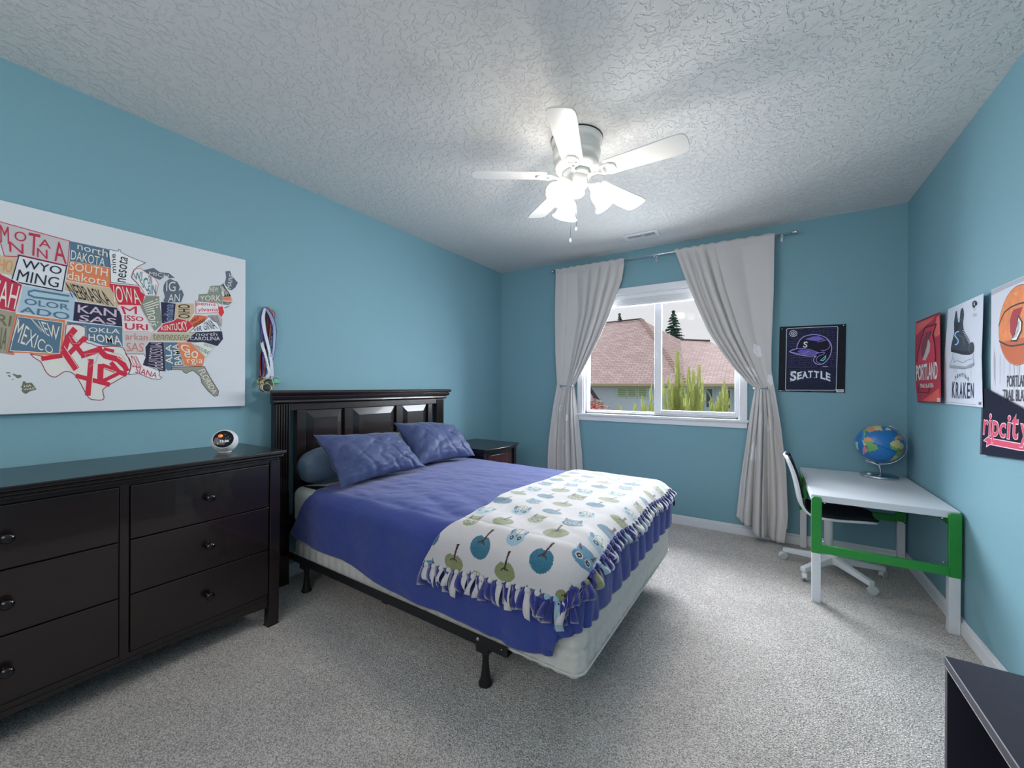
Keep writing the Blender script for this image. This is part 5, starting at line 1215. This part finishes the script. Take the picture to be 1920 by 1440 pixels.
A.stroke([(345, 618), (342, 655), (322, 705)], 3, (128, 134, 142), 3).stroke([(498, 622), (492, 650), (504, 690), (490, 712)], 3, (128, 134, 142), 3).stroke([(350, 655), (352, 690), (372, 672), (420, 690), (455, 668), (488, 660)], 3, (100, 106, 114), 3)
A.poly([(320, 706), (440, 718), (500, 686), (506, 700), (486, 722), (430, 736), (320, 728)], (140, 146, 156), 3).stroke([(320, 728), (430, 736), (486, 722), (506, 702)], 3, (70, 76, 86), 4)
for i in range(7): A.stroke([(360+i*20, 640), (359+i*20, 800+(i*37) % 60)], 1.2, (178, 184, 196), 2, caps=False)
A.poly(smooth_poly([(486, 238), (503, 222), (521, 232), (522, 255), (508, 262), (505, 278), (490, 272)], 2), (30, 38, 56), 3).stroke([(494, 282), (503, 298), (514, 280)], 2, (90, 96, 110), 3).text('S', q(496, 236, 506, 258), (214, 218, 224), 4, .02)
for i in range(4): A.stroke([(490, 322+i*6), (521, 320+i*6)], 2.2, (120, 124, 136), 3, caps=False)
A.stroke([(292, 984), (520, 1004)], 2, (90, 94, 110), 3, caps=False)
for i in range(6): A.stroke([(541+i*3.6, 982), (541+i*3.6, 1004)], 1.8, (70, 74, 90), 3, caps=False)
A.done('print', p3)
A = Art(P3_); NV = (34, 42, 72)
for i, ch_ in enumerate('SEATTLE'):
    x0 = 360+i*16; y0 = 768+((i-2.9)**2)*3.0; s_ = (i-3)*2.4
    A.text(ch_, [(x0, y0), (x0+11, y0+s_), (x0+11, y0+26+s_), (x0, y0+26)], NV, 4, .012)
for i, ch_ in enumerate('KRAKEN'):
    x0 = 340+i*28; yb0 = 948+(5 if i in (0, 5) else 10); y0 = 833+i*1.5
    A.text(ch_, [(x0, y0), (x0+22, y0), (x0+22, yb0), (x0, yb0)], NV, 4, .012)
A.done('lettering', p3)
p4 = thing('poster', 'white poster of an orange basketball at the right edge, partly behind the pennant', 'poster', (XR-.01, 2.28, 1.35))
P4 = Flat((XR-.006, 0, 0), (0, -1, 0), (0, 0, 1), (-1, 0, 0))
sheet_from(P4, [(-2.51, 1.60), (-2.075, 1.60), (-2.075, 1.10), (-2.51, 1.10)], .0015, 'sheet', ink((204, 208, 220), 1.15), p4)
A = Art(P4)
A.poly([(-2.508, 1.598), (-2.077, 1.598), (-2.077, 1.583), (-2.40, 1.580), (-2.508, 1.575)], (158, 160, 172), 1)
bx, by, br_ = -2.293, 1.423, .151
def ball_m():
    m = mat('print_orange', (222, 124, 56), .6, 1.1, noise_amt=.12, nscale=30); return m
A.ell(bx, by, br_, br_, (70, 36, 24), 2, 48).ell(bx, by, br_*.985, br_*.985, ball_m(), 3, 48)
A.poly([(bx+br_*.97*math.cos(R(t)), by+br_*.97*math.sin(R(t))) for t in range(200, 341, 10)], (176, 84, 40), 4)
BLK = (34, 22, 22)
for p in ([(bx-.149, by+.015), (bx-.10, by+.065), (bx, by+.080), (bx+.10, by+.065), (bx+.149, by+.015)], [(bx-.145, by-.045), (bx-.07, by-.070), (bx, by-.075), (bx+.07, by-.070), (bx+.145, by-.045)]):
    A.stroke(smooth_poly(p, 4, False), .006, BLK, 5)
A.poly([(-2.325, 1.487), (-2.262, 1.487), (-2.285, 1.456), (-2.300, 1.425), (-2.312, 1.398), (-2.330, 1.378), (-2.350, 1.405), (-2.352, 1.450), (-2.338, 1.476)], (150, 34, 50), 6)
A.poly([(-2.292, 1.462), (-2.262, 1.432), (-2.266, 1.398), (-2.300, 1.362), (-2.350, 1.368), (-2.322, 1.390), (-2.304, 1.420)], BLK, 6).poly([(-2.288, 1.452), (-2.269, 1.430), (-2.273, 1.402), (-2.304, 1.370), (-2.340, 1.371), (-2.314, 1.392), (-2.298, 1.422)], (224, 224, 222), 7)
for k in range(3): A.stroke([(-2.284-.004*k, 1.440-.003*k), (-2.282-.008*k, 1.408-.002*k), (-2.308-.010*k, 1.378)], .002, BLK, 8, caps=False)
A.text('NV', q(-2.325, 1.553, -2.300, 1.540), (232, 170, 120), 5)
rq = random.Random(9)
for i in range(40):
    x = -2.49+rq.random()*.40; y0 = 1.29+rq.random()*.06; A.stroke([(x, y0), (x, y0-.04-rq.random()*.10)], .0012, rq.choice([(176, 180, 190), (120, 80, 60), (150, 154, 166)]), 2, caps=False)
A.done('print', p4)
A = Art(P4)
A.text('PORTLAND', [(-2.374, 1.236), (-2.212, 1.236), (-2.212, 1.192), (-2.374, 1.191)], (40, 36, 52), 5, .012).text('TRAIL BLAZERS', [(-2.406, 1.182), (-2.180, 1.182), (-2.180, 1.138), (-2.406, 1.137)], (40, 36, 52), 5, .012)
A.done('lettering', p4)
pn = thing('pennant', 'dark pennant with pink and white script lettering at the right edge, overlapping the basketball poster', 'pennant', (XR-.02, 2.2, 1.05))
P5 = Flat((XR-.016, 0, 0), (0, -1, 0), (0, 0, 1), (-1, 0, 0))
felt = mat('pennant_felt', (38, 42, 60), .95, 1.0, spec=.1, bump=.3, bscale=300)
sheet_from(P5, [(-2.560, 1.192), (-1.80, 1.005), (-1.80, .985), (-2.255, .925), (-2.578, .898)], .002, 'felt', felt, pn)
A = Art(P5)
A.stroke([(-2.553, 1.185), (-2.569, .902)], .010, (58, 60, 78), 1, caps=False)
for i in range(26): A.stroke([(-2.553-.0006*i, 1.18-i*.0107), (-2.546-.0006*i, 1.176-i*.0107)], .0016, (128, 132, 150), 2, caps=False)
PK = (196, 62, 92); PW = (226, 190, 204)
let = (('r', -2.541, -2.503, 1.050, .990, 0), ('i', -2.492, -2.474, 1.078, .988, 0), ('p', -2.464, -2.412, 1.052, .962, 6), ('c', -2.402, -2.356, 1.048, .992, 0), ('i', -2.340, -2.320, 1.080, .992, 0), ('t', -2.308, -2.262, 1.088, .996, 0), ('y', -2.250, -2.186, 1.055, .972, 0))
for bold, c, l in ((.030, PW, 3), (.012, PK, 5)):
    for ch_, x0, x1, y1, y0, _ in let:
        e = .0035 if l == 3 else 0
        A.text(ch_, [(x0-e+.006, y1+e), (x1+e+.006, y1+e), (x1+e-.004, y0-e), (x0-e-.004, y0-e)], c, l, bold)
for wd, c, l in ((.006, PW, 3),):
    sw = [(-2.540, .962), (-2.500, .982), (-2.480, .978), (-2.255, .983), (-2.10, .992), (-2.10, .970), (-2.255, .958), (-2.480, .952), (-2.515, .938), (-2.508, .958)]
    A.poly(sw, PK, 2).stroke(sw, .0035, PW, 4, True)
A.done('lettering', pn)

# ------------------------------------------------------------------ outside
def roof_mat():
    m = bpy.data.materials.new('roof_shingles'); m.use_nodes = True; N = m.node_tree.nodes; L = m.node_tree.links; b = N['Principled BSDF']
    uv = N.new('ShaderNodeUVMap'); br = N.new('ShaderNodeTexBrick'); br.inputs['Scale'].default_value = 1
    br.inputs['Brick Width'].default_value = .24; br.inputs['Row Height'].default_value = .115; br.inputs['Mortar Size'].default_value = .012; br.inputs['Bias'].default_value = 0
    br.inputs['Color1'].default_value = (*lin((186, 160, 158)), 1); br.inputs['Color2'].default_value = (*lin((206, 184, 180)), 1); br.inputs['Mortar'].default_value = (*lin((158, 132, 132)), 1)
    L.new(uv.outputs[0], br.inputs['Vector']); L.new(br.outputs['Color'], b.inputs['Base Color']); b.inputs['Roughness'].default_value = .9
    bp = N.new('ShaderNodeBump'); bp.inputs['Strength'].default_value = .6; bp.inputs['Distance'].default_value = .02; L.new(br.outputs['Fac'], bp.inputs['Height']); bp.invert = True; L.new(bp.outputs[0], b.inputs['Normal'])
    return m
roof_m = roof_mat()
def roof(name, pts, parent, th=.12):
    """pts[0]->pts[1] is the eave"""
    P_ = [Vector(p) for p in pts]; n = (P_[1]-P_[0]).cross(P_[2]-P_[0]).normalized()
    if n.z < 0: n = -n
    e = Vector((0, 0, 1)).cross(n).normalized()
    s_ = n.cross(e); k = len(P_)
    b = MB().add(P_+[p-n*th for p in P_], [list(range(k)), list(range(k, 2*k))[::-1]]+[(i, k+i, k+(i+1) % k, (i+1) % k) for i in range(k)])
    o = obj(name, b, roof_m, parent); me = o.data; uv = me.uv_layers.new(name='UVMap')
    for l in me.loops:
        v = P_[l.vertex_index % k]-P_[0]; uv.data[l.index].uv = (v.dot(e)+50, v.dot(s_)+50)
    return o
sid = mat('siding_blue_grey', (206, 219, 240), .7); fascia = mat('fascia_tan', (176, 164, 140), .6); tw = mat('house_trim_white', (214, 222, 210), .6)
house = thing('house', 'blue-grey neighbouring house with a big mauve shingled hip roof seen through the window', 'house', (-4, 18, -3.2))
EZ = 1.30
roof('roof', [(-9.5, 14.5, EZ), (-2.27, 14.5, EZ), (-4.63, 18, 4.14), (-9.5, 18, 4.02)], house)
roof('roof', [(-2.27, 14.5, EZ), (-3.2, 19, 3.26), (-4.63, 18, 4.14)], house)
roof('roof', [(-9.5, 22.5, EZ), (-3.0, 22.5, EZ), (-4.63, 18, 4.14), (-9.5, 18, 4.02)], house)
roof('roof', [(-2.27, 14.5, EZ), (-.10, 14.5, EZ), (-2.02, 19, 3.14), (-3.2, 19, 3.26)], house)
roof('roof', [(-.10, 14.5, EZ), (.3, 22.5, EZ-.02), (-2.02, 19, 3.14)], house)
roof('roof', [(-.20, 17.2, EZ), (3.5, 17.2, EZ), (2.6, 20, 2.6), (-1.0, 20, 2.6)], house)
for nm, a, c in (('ridge_cap', (-9.5, 18, 4.06), (-4.63, 18, 4.18)), ('ridge_cap', (-3.2, 19, 3.29), (-2.02, 19, 3.17))):
    obj(nm, MB().tube([a, c], .035, 6), mat('dark_ridge', (92, 78, 76), .8), house)
a, c = Vector((-4.63, 18, 4.16)), Vector((-2.27, 14.5, EZ+.04)); d = (c-a); n_ = int(d.length/.16)
for i in range(n_):
    p = a+d*(i/n_); b = MB(); u = d.normalized(); sd = u.cross(Vector((0, 0, 1))).normalized(); up = sd.cross(u)
    qv = [p+sd*sx*.09+u*su*.10+up*h for h in (-.02, .02 ) for su, sx in ((0, -1), (1, -1), (1, 1), (0, 1))]
    b.hexa(qv); obj('ridge_shingle', b, mat('ridge_tan', (176, 150, 142), .9), house)
obj('gutter', MB().box(-9.5, -2.2, 14.42, 14.54, EZ-.10, EZ+.01), fascia, house, bevel=.02)
obj('gutter', MB().box(-2.2, -.05, 14.42, 14.54, EZ-.10, EZ+.01), fascia, house, bevel=.02)
obj('soffit', MB().box(-9.5, -2.3, 14.5, 15.1, EZ-.12, EZ-.09), fascia, house)
obj('soffit', MB().box(-2.4, -.2, 14.5, 16.1, EZ-.13, EZ-.10), fascia, house)
obj('wall', MB().box(-9.4, -2.55, 15.02, 22, -3.2, EZ-.10), sid, house)
obj('wall', MB().box(-2.7, -.35, 16.0, 22, -3.2, EZ-.12), sid, house)
obj('wall', MB().box(-.6, 3.2, 17.5, 22, -3.2, EZ-.05), sid, house)
def laps(x0, x1, y, z0, z1):
    b = MB(); z = z0
    while z < z1-.02:
        b.add([(x0, y-.022, z), (x1, y-.022, z), (x1, y-.004, min(z+.15, z1)), (x0, y-.004, min(z+.15, z1)), (x0, y, z), (x1, y, z)], [(0, 1, 2, 3), (4, 5, 1, 0)]); z += .15
    obj('lap_siding', b, sid, house, kind='stuff')
laps(-9.4, -2.55, 15.02, -2.9, EZ-.12); laps(-2.55, -.35, 16.0, -2.9, EZ-.12); laps(-.35, 3.2, 17.5, -2.9, EZ-.05)
blind_g = mat('window_green', (150, 176, 140), .5); dkgl = mat('window_dark', (70, 84, 100), .2)
def hwin(x0, x1, z0, z1, y, pane, slats=0, fr=.05):
    b = MB(); b.box(x0-fr, x1+fr, y-.07, y-.02, z1, z1+fr).box(x0-fr, x1+fr, y-.07, y-.02, z0-fr, z0).box(x0-fr, x0, y-.07, y-.02, z0, z1).box(x1, x1+fr, y-.07, y-.02, z0, z1)
    f = obj('window', b, tw, house)
    obj('pane', MB().box(x0, x1, y-.035, y-.025, z0, z1), pane, f)
    if slats:
        for i in range(slats):
            z = z0+(z1-z0)*(i+.5)/slats; obj('slat', MB().box(x0, x1, y-.045, y-.035, z-.008, z+.008), tw, f)
def wx(px, y): d = ray(px, 730); return d.x/d.y*y
def wz(py, px, y): d = ray(px, py); return CAMH+d.z/d.y*y
for pa, pb in ((1159.5, 1174), (1178.5, 1192.5), (1198, 1212.5)):
    hwin(wx(pa, 15), wx(pb, 15), wz(742, 1185, 15), wz(726, 1185, 15), 15.02, blind_g, 4, .035)
hwin(wx(1325, 16), wx(1336, 16), wz(760, 1330, 16), wz(726, 1330, 16), 16.0, dkgl, 0)
hwin(wx(1361, 16), wx(1369, 16), wz(762, 1365, 16), wz(728, 1365, 16), 16.0, dkgl, 0)
hwin(wx(1384, 16), wx(1396, 16), wz(758, 1390, 16), wz(726, 1390, 16), 16.0, dkgl, 0)
obj('curtain_swag', MB().tube([(wx(1325, 16)+.02, 15.95, 1.08), (wx(1330, 16), 15.95, .95), (wx(1335, 16), 15.95, .75), (wx(1328, 16), 15.95, .62)], .035, 6), tw, house)
for px, py in ((1322.5, 688), (1374.5, 692)):
    x = wx(px, 16.4); z = wz(py, px, 16.4)
    obj('vent_pipe', MB().lathe([(.035, 0), (.035, .28), (.03, .28)], Matrix.Translation((x, 16.4, z-.10)), 10), mat('pipe_dark', (64, 56, 60), .7), house)
# lower roof of the wing on the left
low = thing('porch_roof', 'low shingled roof corner with a dark fascia at the lower left of the window view', 'roof', (-6.4, 13, -.2))
roof('roof', [(-8.6, 12.0, .25), (wx(1097, 12)-.0, 12.0, .25), (wx(1100, 13.4), 13.4, 1.05), (-8.6, 13.4, 1.05)], low)
def pp(px, py, y): d = ray(px, py); return CO+d*(y/d.y)
b = MB().hexa([pp(1099, 742, 12.2), pp(1126, 753, 12.2), pp(1126, 753, 12.35), pp(1099, 742, 12.35), pp(1099, 722, 12.2), pp(1109, 726, 12.2), pp(1109, 726, 12.35), pp(1099, 722, 12.35)])
obj('gable_fascia', MB().hexa([pp(1112, 744, 12.2), pp(1125.5, 749, 12.2), pp(1125.5, 749, 12.4), pp(1112, 744, 12.4), pp(1098, 718, 12.2), pp(1106, 722, 12.2), pp(1106, 722, 12.4), pp(1098, 718, 12.4)]), mat('fascia_dark', (58, 54, 66), .6), low)
roof('roof', [pp(1080, 752, 12.25), pp(1119, 749, 12.25), pp(1101, 722, 12.9), pp(1080, 722, 12.9)], low)
B('gable_wall', (-8.6, pp(1126, 752, 12.4).x, 12.42, 12.7, -3.2, wz(751, 1120, 12.4)), fascia, low)
struct('ground', MB().box(-60, 60, YB+T+.3, 140, -3.4, -3.2), mat('lawn', (96, 122, 70), .95, noise_amt=.2, nscale=2))

# conifers beyond the roof
def needles_cone(x, y, z0, zt_, sl, rmax, n, seed):
    rr = random.Random(seed); b = MB(); h = zt_-z0
    tiers = int(h/.28)
    for i in range(n):
        k = int(tiers*rr.random()**.75); t = (k+.2*rr.random())/tiers; z = zt_-h*t
        rad = min(rmax, sl*h*t+.05)*rr.uniform(.55, 1.15); a = rr.random()*6.283+k
        p = Vector((x, y, z+.10)); e = Vector((x+rad*math.cos(a), y+rad*math.sin(a), z-.12*rad)); d = e-p
        for q_ in (.35, .6, .85):
            c = p+d*q_; w_ = (.10+.10*(1-q_))*rr.uniform(.7, 1.3); s_ = Vector((-math.sin(a), math.cos(a), 0))*w_; f_ = d.normalized()*w_*1.6
            b.add([c-f_*.5, c-s_, c+f_, c+s_, c+Vector((0, 0, .09))], [(0, 1, 4), (1, 2, 4), (2, 3, 4), (3, 0, 4)])
    return b
fir = [mat('fir_green', (52, 84, 70), .9), mat('fir_light', (92, 124, 112), .9)]
bark = mat('bark', (84, 66, 54), .9)
for (px, ptop, pbot, y, r, lab, sd) in ((1262, 582, 636, 42, 1.7, 'tall dark fir behind the roof, right of the window mullion', 3), (1161, 588, 640, 46, .75, 'small thin fir tip above the roof ridge in the left pane', 5), (1356, 642, 700, 38, 1.6, 'dark fir behind the right slope of the roof beside the curtain', 8)):
    x = wx(px, y); zt_ = wz(ptop, px, y); zb_ = wz(pbot, px, y); z0 = zb_-2.5
    t_ = thing('fir_tree', lab, 'tree', (x, y, -3.2))
    obj('trunk', MB().tube([(x, y, -3.2), (x, y, zt_-.3)], [.22, .03], 8), bark, t_)
    obj('foliage', needles_cone(x, y, z0, zt_, .42 if r > 1 else .3, r, 900 if r > 1 else 400, sd), fir[0], t_, kind='stuff')
# young pines with upright candles, close to the window
pine_m = [mat('pine_candle', (206, 206, 124), .9), mat('pine_green', (150, 166, 100), .9)]
def pine(label, px, y, tips):
    base = thing('young_pine', label, 'tree', (wx(px, y), y, -3.2)); x0 = wx(px, y)
    rr = random.Random(int(px)); zc = wz(790, px, y)
    obj('trunk', MB().tube([(x0, y, -3.2), (x0, y, zc)], [.09, .05], 8), bark, base)
    for (tx, ty, by_, wpx) in tips:
        yy = y+rr.uniform(-.35, .35); xt, zt_ = wx(tx, yy), wz(ty, tx, yy); xb, zb_ = wx(tx+(px-tx)*.25, yy), wz(by_, tx, yy)
        A_, B_2 = Vector((xb, yy, zb_)), Vector((xt, yy, zt_))
        br = obj('shoot', MB().tube([(x0, y, zc-.2), A_*.5+Vector((x0, y, zc-.1))*.5, A_, B_2], [.03, .02, .010, .004], 6), pine_m[1], base)
        b = MB(); L_ = (B_2-A_).length; n = int(2300*L_*wpx/8)+200; rad = wpx/755*yy*.85
        for i in range(n):
            t = rr.random(); a = rr.random()*6.283; w_ = rad*(1-t*.75)*(.4+.6*rr.random())
            p = A_+(B_2-A_)*t; e = p+Vector((math.cos(a)*w_, math.sin(a)*w_, .05+.06*rr.random())); s_ = Vector((-math.sin(a), math.cos(a), 0))*.006
            b.add([p-s_, p+s_, e], [(0, 1, 2)], 0 if rr.random() < .65+.3*t else 1)
        for k in range(3):
            a = k*2.1+rr.random(); o_ = Vector((math.cos(a), math.sin(a), 0))*rad*.45; p = A_+(B_2-A_)*rr.uniform(.55, .8)
            b.tube([p+o_*.3, p+o_, p+o_*1.15+Vector((0, 0, .10+.05*rr.random()))], [.010, .012, .004], 5, 0)
        b.tube([A_+(B_2-A_)*.5, B_2+Vector((0, 0, .03))], [.012, .005], 6, 0)
        obj('needles', b, pine_m, br, kind='stuff')
pine('yellow-green young pine with the tallest candles, centre of the right pane', 1275, 8.0, [(1270, 662, 775, 16), (1242, 718, 780, 9), (1253, 712, 780, 10), (1262, 728, 780, 12), (1280, 720, 785, 12)])
pine('bushy yellow-green young pine right of the tallest one', 1302, 7.6, [(1291, 692, 780, 13), (1300, 700, 785, 14), (1311, 688, 780, 13), (1318, 722, 785, 11), (1296, 740, 790, 18), (1308, 748, 790, 16), (1286, 745, 790, 12)])
pine('slim young pine at the right end of the window view', 1352, 7.8, [(1358, 717, 785, 10), (1350, 740, 788, 10), (1364, 738, 786, 9), (1333, 752, 790, 8), (1343, 758, 790, 9)])
pine('low pine tips at the foot of the left pane', 1205, 7.8, [(1204, 748, 790, 6), (1211, 758, 790, 7), (1189, 762, 790, 7), (1222, 724, 786, 6), (1160, 764, 790, 6), (1225, 760, 790, 7)])
mpl = thing('red_maple', 'small red-leaved maple at the lower left of the window view', 'tree', (wx(1108, 10), 10, -3.2))
x0 = wx(1108, 10); rr = random.Random(4); cz = wz(764, 1108, 10)
obj('trunk', MB().tube([(x0, 10, -3.2), (x0+.1, 10, -1.2), (x0, 10, cz-.1)], [.08, .06, .02], 8), bark, mpl)
b = MB()
for i in range(2600):
    u, v_, w_ = rr.gauss(0, .42), rr.gauss(0, .4), rr.gauss(0, .33)
    c = Vector((x0-.05+u*.55, 10+v_, cz-.12+w_*.45-.35*abs(u))); a = rr.random()*6.28; s1 = Vector((math.cos(a), math.sin(a), rr.uniform(-.5, .5)))*.035; s2 = Vector((-math.sin(a), math.cos(a), rr.uniform(-.5, .5)))*.028
    b.add([c-s1, c-s2*.8, c+s1, c+s2*.8], [(0, 1, 2, 3)], 0 if rr.random() < .7 else 1)
obj('leaves', b, [mat('maple_red', (176, 52, 78), .8), mat('maple_pink', (214, 130, 136), .8)], mpl, kind='stuff')

# repeats carry their group
for kind_, g_ in (('medal', 'medals hanging from the wall hook'), ('curtain', 'tied-back curtains at the window'), ('pillow', 'pillows at the head of the bed'), ('fir_tree', 'firs behind the neighbouring roof'), ('young_pine', 'young pines outside the window'), ('poster', 'sports posters on the walls')):
    for o in bpy.data.objects:
        if o.parent is None and o.name.split('.')[0] == kind_ and 'label' in o: o['group'] = g_
